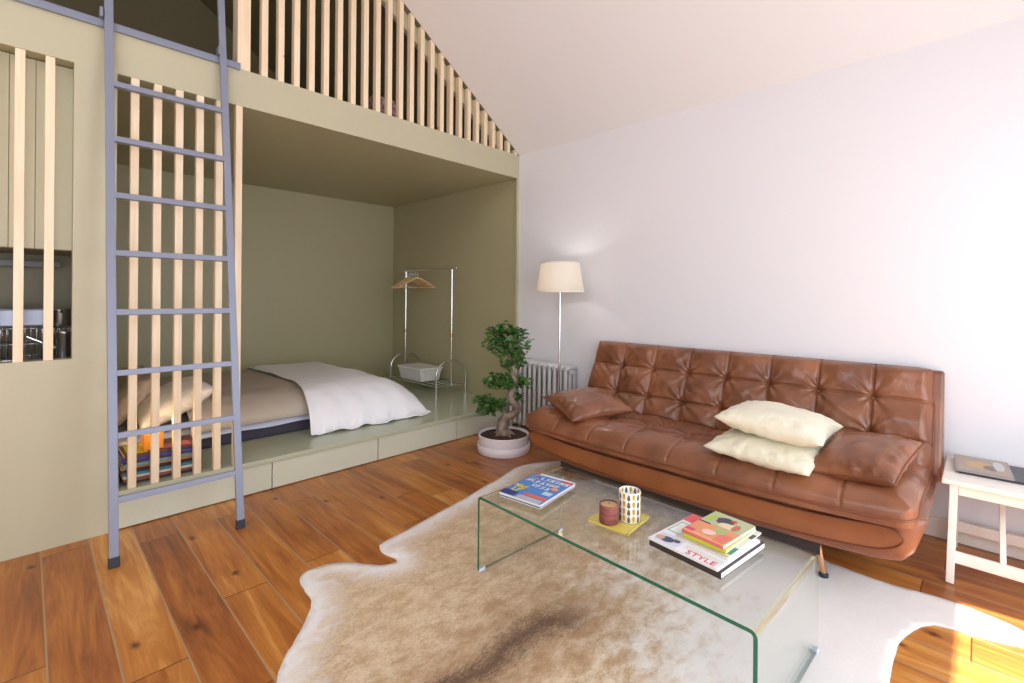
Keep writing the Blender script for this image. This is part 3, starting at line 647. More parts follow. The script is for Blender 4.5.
clus = [(.02, .92, .0, .13, .10), (-.08, .86, .02, .10, .07), (.12, .86, -.02, .08, .08), (.02, .80, .04, .10, .06), (.12, .74, 0, .055, .06), (.04, .70, 0, .06, .035), (.0, .985, 0, .08, .045), (-.06, .95, 0, .07, .04), (.09, .95, 0, .07, .05),
        (-.03, .59, .0, .11, .045), (.06, .565, .03, .09, .035), (.16, .55, -.01, .055, .04), (-.1, .545, 0, .06, .03), (.0, .53, 0, .08, .025),
        (-.10, .37, .0, .10, .045), (-.16, .405, 0, .07, .04), (-.05, .36, .03, .07, .03), (-.14, .33, -.02, .07, .03), (.115, .42, .02, .03, .03)]
for (dx, z, df, r, rzv) in clus[9:]:
    pass
for (a_, b_) in (((.075, .52), (-.08, .57)), ((.07, .42), (.11, .43)), ((.03, .28), (-.12, .36)), ((.08, .60), (.16, .55)), ((.09, .70), (-.04, .82)), ((.12, .78), (.13, .9)), ((.1, .74), (.02, .92))):
    b = MB(); b.tube([P(a_[0], a_[1]), P((a_[0] + b_[0]) / 2, (a_[1] + b_[1]) / 2 + .01, .01), P(*b_)], [.012, .009, .004], 7); b.build('branch', BARK, fc)
b = MB(); rnd = random.Random(3)
for (dx, z, df, r, rh) in clus:
    for _ in range(int(6200 * r * (rh + .03)) + 30):
        while True:
            q = Vector((rnd.uniform(-1, 1), rnd.uniform(-1, 1), rnd.uniform(-1, 1)))
            q *= rnd.choice((1, 1, 1.15, 1.3))
            if 0.25 < q.length < 1.25: break
        c = Vector(P(dx + q.x * r, z + q.z * rh, df + q.y * r * .8))
        e = Euler((rnd.uniform(-.9, .9), rnd.uniform(-.9, .9), rnd.uniform(0, 6.28))).to_matrix()
        L_ = rnd.uniform(.036, .058); Wd = L_ * .62
        lv = [(0, 0, 0), (Wd * .42, L_ * .3, .002), (Wd * .45, L_ * .62, .001), (0, L_, -.004), (-Wd * .45, L_ * .62, .001), (-Wd * .42, L_ * .3, .002), (0, L_ * .45, -.003)]
        b.add([c + e @ Vector(p) for p in lv], [(0, 1, 6), (1, 2, 6), (2, 3, 6), (3, 4, 6), (4, 5, 6), (5, 0, 6)])
b.build('foliage', LEAF, fc)

# ================================================================ SOFA
SY0, SY1 = -0.985, -3.06
sf = thing('sofa', (-0.5, -2.03, 0.0), 'tufted brown leather sofa bed along the white wall', 'sofa')
TY = [-1.262 - 0.258 * k for k in range(7)]
def seglen(t): return t
def pad(name, fn, lu, lv, th, tus, tvs, mt, par, nu=150, nv=60, er=0.05, seedv=0, seam_v=True, dep=.03, puff=.02, pipe=True, seamd=.014, pdown=.5):
    """fn(u,v,h) -> world point; u in 0..lu, v in 0..lv; h = height above the pad's back face"""
    def hh(u, v):
        d = min(u, lu - u, v, lv - v); e = max(0, min(1, d / er)); edge = sqrt(max(0, 1 - (1 - e) ** 2))
        h = th * (0.35 + 0.65 * edge)
        du = min([abs(u - t) for t in tus]); dv = min([abs(v - t) for t in tvs]) if tvs else 9
        inner = e
        h -= seamd * exp(-(du / .0065) ** 2)
        if tvs: h -= seamd * .85 * exp(-(dv / .0065) ** 2)
        h += puff * (1 - exp(-(du / .06) ** 2)) * (1 - exp(-(dv / .055) ** 2)) * inner - puff * .5
        best = 9; bw = 0
        for tu in tus:
            if abs(u - tu) > .25: continue
            for tv in tvs:
                r = sqrt((u - tu) ** 2 + (v - tv) ** 2)
                h -= dep * exp(-(r / .028) ** 2) * 1.0
                if r < .24:
                    th_ = math.atan2(v - tv, u - tu); h += 0.0065 * exp(-r / .075) * sin(th_ * 9 + 4 * nz(tu * 7, tv * 7) + 1.5 * nz(u * 9, v * 9)) * min(1, r / .03) * inner
        h += 0.005 * nz(u * 7 + seedv, v * 7) * inner + 0.0025 * nz(u * 22, v * 22 + seedv) * inner
        # long diagonal pull creases
        h += 0.003 * inner * max(0, nz(u * 2.3 + 5, v * 2.3 + seedv)) * sin((u * 0.8 + v) * 85 + 6 * nz(u * 3, v * 3))
        return h
    b = MB()
    b.grid(lambda a, c: fn(a * lu, c * lv, hh(a * lu, c * lv)), nu, nv)
    b.grid(lambda a, c: fn(a * lu, c * lv, 0.0), 60, 6)
    def ring(a):  # side skirts
        pass
    for (p0, p1, n_) in (((0, 0), (lu, 0), nu), ((lu, 0), (lu, lv), nv), ((lu, lv), (0, lv), nu), ((0, lv), (0, 0), nv)):
        def f(s, t, p0=p0, p1=p1):
            u = p0[0] + (p1[0] - p0[0]) * s; v = p0[1] + (p1[1] - p0[1]) * s
            return fn(u, v, hh(u, v) * t)
        b.grid(f, n_, 2)
    o = b.build(name, mt, par, weld=True)
    p = MB(); pts = []
    for (p0, p1, n_) in (((0, 0), (lu, 0), 60), ((lu, 0), (lu, lv), 16), ((lu, lv), (0, lv), 60), ((0, lv), (0, 0), 16)):
        for k in range(n_): s = k / n_; u = p0[0] + (p1[0] - p0[0]) * s; v = p0[1] + (p1[1] - p0[1]) * s; pts.append(fn(u, v, th * .28))
    p.tube(pts, 0.006, 6, closed=True); p.build('piping', PIPE, o)
    return o
LEN = SY0 - SY1
yc = (SY0 + SY1) / 2
def rise(y, a=.035): return a * (abs(y - yc) / (LEN / 2)) ** 4
tus = [SY0 - t for t in TY]
# back pad: v from the bottom to the top
B0 = Vector((-0.345, 0, 0.395)); B1 = Vector((-0.085, 0, 0.908)); BL = (B1 - B0).length
bv = (B1 - B0).normalized(); bn = Vector((-bv.z, 0, bv.x))
def rc(t, L_, r):   # rounds plan corners
    return 0
def backfn(u, v, h):
    y = SY0 - u
    # plan corners rounded, sides taper in slightly
    c = min(u, LEN - u); cv = BL - v
    if c < .05 and cv < .05:
        k = sqrt((1 - c / .05) ** 2 + (1 - cv / .05) ** 2)
        if k > 1: sc_ = 1 / k; v = BL - .05 * (1 - (1 - cv / .05) * sc_); cc = .05 * (1 - (1 - c / .05) * sc_); y = SY0 - (cc if u < LEN / 2 else LEN - cc)
    p = B0 + bv * v + bn * (h - 0.085)
    return (p.x, y, p.z)
pad('back_cushion', backfn, LEN, BL, 0.085, tus, [BL * .30, BL * .66], LEATHER, sf, 440, 130, dep=.030, seedv=3)
# back shell behind the pad
b = MB()
for sgn in (0,):
    prof = [(-0.27, 0.36), (-0.245, 0.40), (-0.06, 0.862), (-0.05, 0.878), (-0.02, 0.878), (-0.018, 0.40), (-0.04, 0.36)]
    ya, yb = SY0 + 0.0, SY1 - 0.035
    n = len(prof); vs = [(x, ya, z) for x, z in prof] + [(x, yb, z) for x, z in prof]
    b.add(vs, [tuple(range(n)), tuple(range(2 * n - 1, n - 1, -1))] + [((i + 1) % n, i, n + i, n + (i + 1) % n) for i in range(n)])
b.build('back_shell', LEATHER, sf, bevel=.012)
# seat pad: v from the back to the front lip which rolls over
S_X0, S_X1 = -0.335, -1.02; SD = S_X0 - S_X1
def seatfn(u, v, h):
    y = SY0 - 0.035 - u * (LEN - 0.035) / LEN
    x = S_X0 - v; z = 0.345 + 0.03 * sstep(0.15, .45, v) - 0.03 * sstep(.5, SD, v)
    # front corners rounded
    c = min(u, LEN - u); cf = SD - v; R_ = .07
    if c < R_ and cf < R_:
        k = sqrt((1 - c / R_) ** 2 + (1 - cf / R_) ** 2)
        if k > 1:
            sc_ = 1 / k; x = S_X1 + R_ * (1 - (1 - cf / R_) * sc_); cc = R_ * (1 - (1 - c / R_) * sc_); y = (SY0 - .035 - cc) if u < LEN / 2 else (SY1 + cc)
    return (x, y, z + rise(y, .03) + h)
pad('seat_cushion', seatfn, LEN, SD, 0.10, tus, [SD * .28, SD * .58], LEATHER, sf, 440, 150, er=.085, dep=.022, seedv=8, puff=.009, seamd=.008, pdown=.4)
# base body: curved hull wrapped in leather
def hull_z(y):
    t = abs(y - yc) / (LEN / 2); return 0.158 + 0.05 * t ** 4
b = MB()
NS = 60
ring = []
for i in range(NS + 1):
    t = -1 + 2 * i / NS; y = yc + t * (LEN / 2 + (0.005 if t > 0 else .02))
    at = abs(t); endr = max(0, (at - .90) / .10)
    zb = 0.160 + 0.05 * at ** 4 + 0.15 * (1 - sqrt(max(0, 1 - endr ** 2)))
    zt = 0.362 + rise(y, .03) - 0.008 * endr
    inset = 0.05 * (1 - sqrt(max(0, 1 - endr ** 2 * .9)))
    xf = -0.945 + inset * 1.3; xb_ = -0.06
    rr = 0.035; prof = []
    hgt = max(zt - zb, .02); rr = min(rr, hgt * .45)
    for (cx_, cz_, a0) in ((xf + rr, zt - rr, pi / 2), (xf + rr, zb + rr, pi), (xb_ - rr, zb + rr, 3 * pi / 2), (xb_ - rr, zt - rr, 0)):
        for k in range(5):
            a = a0 + pi / 2 * k / 4; prof.append((cx_ + rr * cos(a), y, cz_ + rr * sin(a)))
    gather = 0.007 * sin(i * 2.3) * (1 if at > .8 else 0)
    prof = [(p[0] + gather * (1 if p[0] < -.8 else 0), p[1], p[2]) for p in prof]
    ring.append(prof)
n = len(ring[0]); vs = [p for r_ in ring for p in r_]
fs = [(i * n + k, i * n + (k + 1) % n, (i + 1) * n + (k + 1) % n, (i + 1) * n + k) for i in range(NS) for k in range(n)]
b.add(vs, fs, 0, True); b.add(ring[0], [tuple(range(n))]); b.add(ring[-1], [tuple(range(n))[::-1]])
b.build('seat_base', LEATHER, sf, weld=True)
# front panel: long stadium shaped board with piping
def pz(y, top):
    t = (y - yc) / (LEN / 2 - .045); at = abs(t); end = max(0, (at - .90) / .10); q = sqrt(max(0, 1 - end ** 2))
    mid = 0.248 + 0.056 * at ** 4; hh_ = 0.057 - 0.008 * at
    return mid + (hh_ if top else -hh_) * q
b = MB(); n = 90; vs = []
ys = [yc - (LEN / 2 - .045) * cos(pi * i / n) for i in range(n + 1)]
front = [( -.955, y, pz(y, True)) for y in ys] + [(-.955, y, pz(y, False)) for y in reversed(ys[1:-1])]
N_ = len(front); vs = front + [(-.925, p[1], p[2]) for p in front]
cvs = []
b.add(vs, [(i, (i + 1) % N_, N_ + (i + 1) % N_, N_ + i) for i in range(N_)], 0)
m_ = len(ys)
b.grid(lambda s, t: (-.955 - .006 * sin(pi * t) , ys[int(round(s * n))], pz(ys[int(round(s * n))], True) * t + pz(ys[int(round(s * n))], False) * (1 - t)), n, 6)
o = b.build('front_panel', LEATHER2, sf); o['label'] = 'lighter tan leather front panel'
p = MB(); p.tube([(-.957, q[1], q[2]) for q in front[::2]], .005, 6, closed=True); p.build('piping', PIPE, o)
# under frame and legs
boxo('under_rail', DARKWOOD, -0.89, -0.83, -2.72, -1.25, 0.105, 0.168, sf, bevel=.002, label='dark wooden rail')
boxo('under_rail', DARKWOOD, -0.30, -0.24, -2.72, -1.25, 0.105, 0.168, sf, bevel=.002, label='dark wooden rail')
for x, y in ((-0.86, -2.70), (-0.86, -1.32), (-0.27, -2.70), (-0.27, -1.32)):
    yy = y - .03 if y < -2 else y + .03
    b = MB(); b.tube([(x, y, .168), (x - .0, yy, .018)], [.017, .012], 12); l = b.build('leg', COPPER if x < -.5 else CHROME, sf)
    b = MB(); b.lathe([(0, 0), (.02, 0), (.02, .01), (.014, .016), (0, .016)], (x, yy, 0.0055), 16); b.build('foot', RUBBER, l)

# cushions on the sofa
pillow('leather_cushion', LEATHER, 0.46, 0.42, 0.14, TM((-0.728, -1.345, 0.530), .161, -.062, -.418), 'brown leather cushion at the lamp end of the sofa', 'cushion', wr=.007, seed=11, pipe=PIPE)
pillow('leather_cushion', LEATHER, 0.41, 0.345, 0.15, TM((-0.741, -2.855, 0.540), -.148, -.237, -.161), 'brown leather cushion at the bench end beside the cream cushions', 'cushion', wr=.008, seed=12, pipe=PIPE)
pillow('cream_cushion', CREAM, 0.54, 0.48, 0.125, TM((-0.74, -2.484, 0.515), .029, -.071, -.06), 'cream cushion underneath the other cream one on the sofa seat', 'cushion', wr=.006, seed=21)
pillow('cream_cushion', CREAM, 0.54, 0.48, 0.15, TM((-0.671, -2.495, 0.618), .09, .038, .025), 'cream cushion lying on top of the other cream one', 'cushion', wr=.006, seed=22)

# ================================================================ GLASS TABLE
TW, TLn, TH = 0.575, 1.19, 0.348
tb = thing('glass_coffee_table', (-1.675, -2.22, 0.0), 'bent clear glass coffee table standing on the cowhide', 'coffee table')
tb.rotation_euler = (0, 0, math.radians(-2.2))
def wf(r_out, th, n=8):
    pts = [(TLn / 2, 0.012)]
    for k in range(n + 1): a = pi / 2 * k / n; pts.append((TLn / 2 - r_out + r_out * cos(a), TH - r_out + r_out * sin(a)))
    for k in range(n + 1): a = pi / 2 + pi / 2 * k / n; pts.append((-TLn / 2 + r_out + r_out * cos(a), TH - r_out + r_out * sin(a)))
    pts.append((-TLn / 2, 0.012)); return pts
T = 0.012; RO = 0.022
outer = wf(RO, 0)
inner = [(TLn / 2 - T, 0.012)]
n = 8; ri = RO - T
for k in range(n + 1): a = pi / 2 * k / n; inner.append((TLn / 2 - RO + ri * cos(a), TH - RO + ri * sin(a)))
for k in range(n + 1): a = pi / 2 + pi / 2 * k / n; inner.append((-TLn / 2 + RO + ri * cos(a), TH - RO + ri * sin(a)))
inner.append((-TLn / 2 + T, 0.012))
b = MB(); K = len(outer); hw = TW / 2
def V4(p, x): return (x, p[0], p[1])
vs = [V4(p, -hw) for p in outer] + [V4(p, hw) for p in outer] + [V4(p, -hw) for p in inner] + [V4(p, hw) for p in inner]
fs_o = [(i, K + i, K + i + 1, i + 1) for i in range(K - 1)]; fs_i = [(2 * K + i + 1, 3 * K + i + 1, 3 * K + i, 2 * K + i) for i in range(K - 1)]
b.add(vs, fs_o + fs_i, 0, True)
b.add(vs, [(i, i + 1, 2 * K + i + 1, 2 * K + i) for i in range(K - 1)] + [], 1)
b.add(vs, [(0, 2 * K, 3 * K, K), (K - 1, 2 * K - 1, 4 * K - 1, 3 * K - 1)], 3)
b.add(vs, [(K + i + 1, K + i, 3 * K + i, 3 * K + i + 1) for i in range(K - 1)], 2)
o = b.build('glass_sheet', [GLASS, GEDGE, GLASS, GEDGE2, GBEND], None)
for p_ in o.data.polygons:
    if p_.material_index == 0 and abs(p_.normal.z) > .15 and abs(p_.normal.y) > .15: p_.material_index = 4; o.parent = tb
PADM = mat('clear_pad', C(200, 210, 225), 0.3)
for x in (-hw + .012, hw - .012):
    for y in (-TLn / 2 + T / 2, TLn / 2 - T / 2):
        b = MB(); b.box(x - .012, x + .022 if x < 0 else x + .012, y - .009, y + .009, 0.0065, .022); o = b.build('foot_pad', PADM, None, bevel=.002); o.parent = tb
TZ = TH + 0.0008
# ---- things on the table
BLUE = flat(70, 130, 205); WH = flat(240, 240, 240); RED = flat(215, 60, 50); YEL = flat(238, 220, 60)
RL = math.radians(-82.7)
magazine('bound_book', 'dark bound book lying under the blue magazine on the glass table', 'book', (-1.714, -1.776, TZ), 0.222, 0.302, 0.006, RL, flat(60, 45, 45))
mg = magazine('magazine', 'blue magazine with white and yellow hand lettering at the far end of the glass table', 'magazine', (-1.712, -1.776, TZ + .007), 0.222, 0.298, 0.013, RL, BLUE, spine=WH,
    patches=[(0, .94, 1, 1, flat(228, 228, 232)), (0, .94, .14, 1, RED), (.72, .88, 1, .95, RED), (0, 0, .34, .16, flat(36, 62, 128)), (.40, 0, .96, .11, flat(178, 184, 190)), (.44, .13, .98, .21, flat(236, 96, 70)), (.74, .30, .94, .42, flat(190, 215, 225))])
def scrib(par, pts, w, mt, z, W_, H_):
    b = MB()
    P_ = [Vector((-W_ / 2 + x * W_, -H_ / 2 + y * H_, z)) for x, y in pts]
    for i in range(len(P_) - 1):
        d_ = (P_[i + 1] - P_[i]).normalized(); s_ = Vector((-d_.y, d_.x, 0)) * w / 2
        b.add([P_[i] - s_ - d_ * w * .3, P_[i + 1] - s_ + d_ * w * .3, P_[i + 1] + s_ + d_ * w * .3, P_[i] + s_ - d_ * w * .3], [(0, 1, 2, 3)])
    x = b.build('hand_lettering', mt, None); x.parent = par
W_, H_, zz = .222, .298, .0142
scrib(mg, [(.16 + .085 * cos(a * .5), .82 + .065 * sin(a * .5)) for a in range(14)], .009, WH, zz, W_, H_)
GL = [[(0, 0), (0, 1), (.7, .8), (.1, .5)], [(0, 1), (.4, 0), (.8, 1)], [(.7, .9), (0, .7), (.7, .3), (0, 0)], [(0, 0), (.35, 1), (.7, 0)], [(0, 1), (0, 0), (.7, .1)], [(0, 0), (0, 1), (.7, 0), (.7, 1)]]
rnd = random.Random(5)
for v0, u0, u1, hh_ in ((.77, .32, .95, .11), (.61, .10, .90, .10), (.46, .34, .72, .10)):
    u_ = u0
    while u_ < u1:
        g_ = GL[rnd.randrange(6)]; scrib(mg, [(u_ + a * .085, v0 + c * hh_) for a, c in g_], .0058, WH, zz, W_, H_); u_ += .115
for u_, v0, g_ in ((.06, .30, 1), (.17, .32, 3), (.27, .30, 2), (.13, .17, 4), (.24, .17, 0)):
    scrib(mg, [(u_ + a * .10, v0 + c * .12) for a, c in GL[g_]], .008, YEL, zz, W_, H_)
b = MB(); b.add([(-W_ / 2 + x * W_, -H_ / 2 + y * H_, zz + .0002) for x, y in blob(.84, .56, .09, .055, a=.1)], [tuple(range(14))]); x = b.build('cover_badge', flat(245, 150, 90), None); x.parent = mg
# tray, candle, tumbler
YT = mat('yellow_glass_tray', C(214, 196, 96), 0.15, spec=.6)
o = MB(); M_ = TM((-1.69, -2.19, TZ), 0, 0, math.radians(4))
b = MB(); b.box(-.098, .098, -.088, .088, 0, .006, 0, M_); b.box(-.1, .1, -.09, -.082, .006, .009, 0, M_); b.box(-.1, .1, .082, .09, .006, .009, 0, M_); b.box(-.1, -.092, -.09, .09, .006, .009, 0, M_); b.box(.092, .1, -.09, .09, .006, .009, 0, M_)
tag(b.build('candle_tray', YT, None, origin=(-1.69, -2.19, TZ), bevel=.002), 'square mustard yellow tray under the candle and tumbler', 'tray')
cz = TZ + .0075; cx, cy_ = -1.745, -2.178
PC = mat('pink_bark', C(168, 92, 84), 0.7, col2=C(108, 66, 62), vscale=14, bump=.5, bscale=60, stretch=(1, 1, 5))
pc = thing('pillar_candle', (cx, cy_, cz), 'short rose brown candle on the yellow tray', 'candle')
b = MB(); b.lathe([(0, 0), (.036, 0), (.038, .003), (.038, .070), (.036, .073), (.034, .072)], (cx, cy_, cz), 32); b.build('jar', PC, pc)
b = MB(); b.lathe([(0.035, .068), (.03, .0695), (0, .0695)], (cx, cy_, cz), 32); b.build('wax_top', mat('tan_wax', C(196, 158, 116), .5), pc)
b = MB(); b.tube([(cx, cy_, cz + .068), (cx + .001, cy_, cz + .079)], .001, 6); b.build('wick', BLACK, pc)
tx, ty, tzz = -1.668, -2.225, cz
tm = thing('tumbler', (tx, ty, tzz), 'white tumbler with rows of mustard and grey teardrops', 'tumbler')
TWH = mat('white_glass', C(238, 238, 235), 0.2)
b = MB(); RT, HT = .0435, .118
b.lathe([(0, 0), (RT - .003, 0), (RT, .003), (RT, HT - .002), (RT - .0015, HT), (RT - .003, HT - .002), (RT - .003, .006), (0, .006)], (tx, ty, tzz), 40); b.build('glass', TWH, tm)
b = MB()
def drop(ang, zc, hgt, wd, updir, mi, inside=False):
    n = 14; R_ = RT + .0005 if not inside else RT - .0034; pts = []
    for k in range(n):
        a = 2 * pi * k / n; s = sin(a); yy = -cos(a); taper = (1 - yy) / 2
        w_ = wd * s * (0.35 + .65 * taper) * (1 if taper > .15 else taper / .15 * .9 + .1); zz_ = yy * hgt / 2 * (1 if updir else -1)
        A = ang + w_ / R_; pts.append((tx + R_ * cos(A), ty + R_ * sin(A), tzz + zc + zz_))
    b.add(pts, [tuple(range(n))], mi)
for row in range(4):
    for k in range(14):
        ang = 2 * pi * k / 14; g = k % 2
        drop(ang, .017 + row * .0285, .0265, .0088, g == 0, g)
        if row == 3: drop(ang, .017 + row * .0285, .025, .0078, g == 0, g, True)
b.build('teardrop_pattern', [flat(96, 96, 90), flat(196, 158, 40)], tm)
# right stack
RS = math.radians(-7); RM = math.radians(-97)
GRP = 'reading on the right of the glass table'
z = TZ
magazine('paperback_book', 'thick dark covered paperback at the bottom of the right-hand stack on the glass table', 'book', (-1.642, -2.525, z), 0.31, 0.27, 0.021, RS, flat(58, 50, 50), spine=flat(58, 50, 50), group=GRP, pages=WH,
    texts=[]); z += .0218
magazine('magazine', 'white magazine with a red masthead and green box under the small guides', 'magazine', (-1.650, -2.518, z), 0.262, 0.30, 0.008, RM, flat(234, 234, 240), group=GRP,
    patches=[(0, .74, .30, 1, flat(232, 96, 104)), (.04, .34, .34, .68, flat(110, 190, 150)), (.06, .36, .32, .66, flat(236, 240, 238)), (.05, .02, .40, .26, flat(206, 212, 228)), (.46, .12, .98, .20, flat(220, 222, 214))],
    blobs=[(blob(.20, .13, .10, .07, seed=3), flat(60, 66, 100)), (blob(.10, .12, .06, .06, seed=6), flat(205, 160, 145)), (blob(.32, .17, .05, .04, seed=9), flat(70, 60, 70))],
    texts=[('STYLE', .74, .06, .040, flat(214, 30, 50), 0)]); z += .0088
magazine('brochure', 'thin grey-green brochure between the white magazine and the small guides', 'magazine', (-1.592, -2.548, z), 0.19, 0.27, 0.005, RM + .03, flat(205, 212, 205), group=GRP,
    patches=[(0, 0, 1, .07, flat(206, 186, 150)), (.88, .10, 1, .32, flat(40, 130, 95)), (.9, .7, 1, .85, flat(50, 50, 50))]); z += .0058
magazine('guidebook', 'small lime edged guidebook under the orange one on the stack', 'book', (-1.588, -2.552, z), 0.235, 0.155, 0.011, RS + .03, flat(196, 210, 60), spine=flat(206, 222, 40), group=GRP); z += .0118
magazine('guidebook', 'small orange and green guidebook topmost on the glass table stack', 'book', (-1.590, -2.548, z), 0.235, 0.155, 0.012, RS - .01, flat(226, 150, 108), spine=flat(224, 110, 120), group=GRP,
    patches=[(.50, 0, 1, 1, flat(182, 192, 150)), (0, 0, .08, 1, flat(232, 170, 110)), (.04, .05, .34, .30, flat(222, 120, 100)), (.30, .25, .46, .50, flat(160, 190, 120)), (.06, .78, .16, 1, flat(214, 70, 100)), (.48, .72, .52, 1, flat(60, 60, 75)), (.60, .80, .86, .94, flat(176, 196, 90))],
    blobs=[(blob(.76, .55, .14, .20, seed=2), flat(60, 62, 76)), (blob(.62, .38, .10, .22, seed=5), flat(228, 212, 172)), (blob(.66, .22, .12, .08, seed=8), flat(190, 110, 80)), (blob(.22, .52, .09, .16, seed=12), flat(240, 200, 186)), (blob(.85, .40, .05, .06, seed=4), flat(210, 70, 70))])

# ================================================================ COWHIDE RUG
rug_pts = [(-0.572, -0.944), (-0.70, -0.86), (-0.823, -0.818), (-0.98, -0.85), (-1.123, -0.898), (-1.25, -0.916), (-1.44, -0.965), (-1.612, -0.998), (-1.806, -1.036), (-1.979, -1.07), (-2.122, -1.085), (-2.155, -1.132), (-2.160, -1.20), (-2.14, -1.26), (-2.15, -1.29), (-2.19, -1.287), (-2.246, -1.236), (-2.29, -1.165), (-2.342, -1.107), (-2.40, -1.08), (-2.45, -1.069), (-2.507, -1.078), (-2.535, -1.12), (-2.545, -1.20), (-2.552, -1.297), (-2.591, -1.361), (-2.683, -1.472), (-2.745, -1.527), (-2.805, -1.617),
           (-2.87, -1.80), (-2.86, -2.05), (-2.78, -2.3), (-2.70, -2.5), (-2.72, -2.75), (-2.85, -2.95), (-2.78, -3.12), (-2.55, -3.1), (-2.35, -2.95), (-2.1, -2.93), (-1.85, -2.98), (-1.6, -3.02), (-1.394, -3.023), (-1.175, -3.016), (-1.06, -3.04), (-0.961, -3.076), (-0.91, -3.12), (-0.90, -3.25), (-0.84, -3.38), (-0.74, -3.37), (-0.70, -3.26), (-0.685, -3.13), (-0.70, -3.032), (-0.722, -2.944), (-0.718, -2.836), (-0.70, -2.68), (-0.62, -2.4), (-0.55, -2.1), (-0.56, -1.8), (-0.50, -1.4), (-0.42, -1.15), (-0.46, -0.99)]
def smooth_closed(p, it=2):
    for _ in range(it):
        q = []
        for i in range(len(p)):
            a = Vector(p[i]); c = Vector(p[(i + 1) % len(p)]); q += [tuple(a * .75 + c * .25), tuple(a * .25 + c * .75)]
        p = q
    return p
rp = smooth_closed(rug_pts, 2)
rp = [(x + .004 * nz(x * 30, y * 30), y + .004 * nz(x * 30, y * 30, 7)) for x, y in rp]
def inside(x, y, P_):
    c = False; j = len(P_) - 1
    for i in range(len(P_)):
        xi, yi = P_[i]; xj, yj = P_[j]
        if (yi > y) != (yj > y) and x < (xj - xi) * (y - yi) / (yj - yi) + xi: c = not c
        j = i
    return c
import numpy as np
RP = np.array(rp); RQ = np.roll(RP, -1, axis=0); RD = RQ - RP
def edist(x, y):
    ap = np.array((x, y)) - RP; t = np.clip((ap * RD).sum(1) / np.maximum((RD ** 2).sum(1), 1e-12), 0, 1)
    return float(np.sqrt(((ap - RD * t[:, None]) ** 2).sum(1)).min())
pts2 = [Vector(p) for p in rp]; nb = len(pts2); ed = [(i, (i + 1) % nb) for i in range(nb)]
x = -2.95
while x < -0.4:
    y = -3.4
    while y < -0.8:
        if inside(x, y, rp) and edist(x, y) > .012: pts2.append(Vector((x + random.uniform(-.004, .004), y + random.uniform(-.004, .004))))
        y += 0.026
    x += 0.026
vo, eo, fo, *_ = delaunay_2d_cdt(pts2, ed, [list(range(nb))], 1, 1e-5)
b = MB(); vs = []; dist = []
for v in vo:
    d_ = edist(v.x, v.y); dist.append(d_)
    k = sstep(0, .05, d_); wv = .0
    wv = 0.006 * exp(-((v.x + 2.14 - (v.y + 1.33) * .35) / .03) ** 2) * sstep(.0, .03, d_) * (1 if v.y > -1.6 else max(0, 1 - (-1.6 - v.y) / .2))
    vs.append((v.x, v.y, 0.0045 + 0.0012 * k * nz(v.x * 40, v.y * 40) + wv))
b.add(vs, [tuple(f) for f in fo], 0, True)
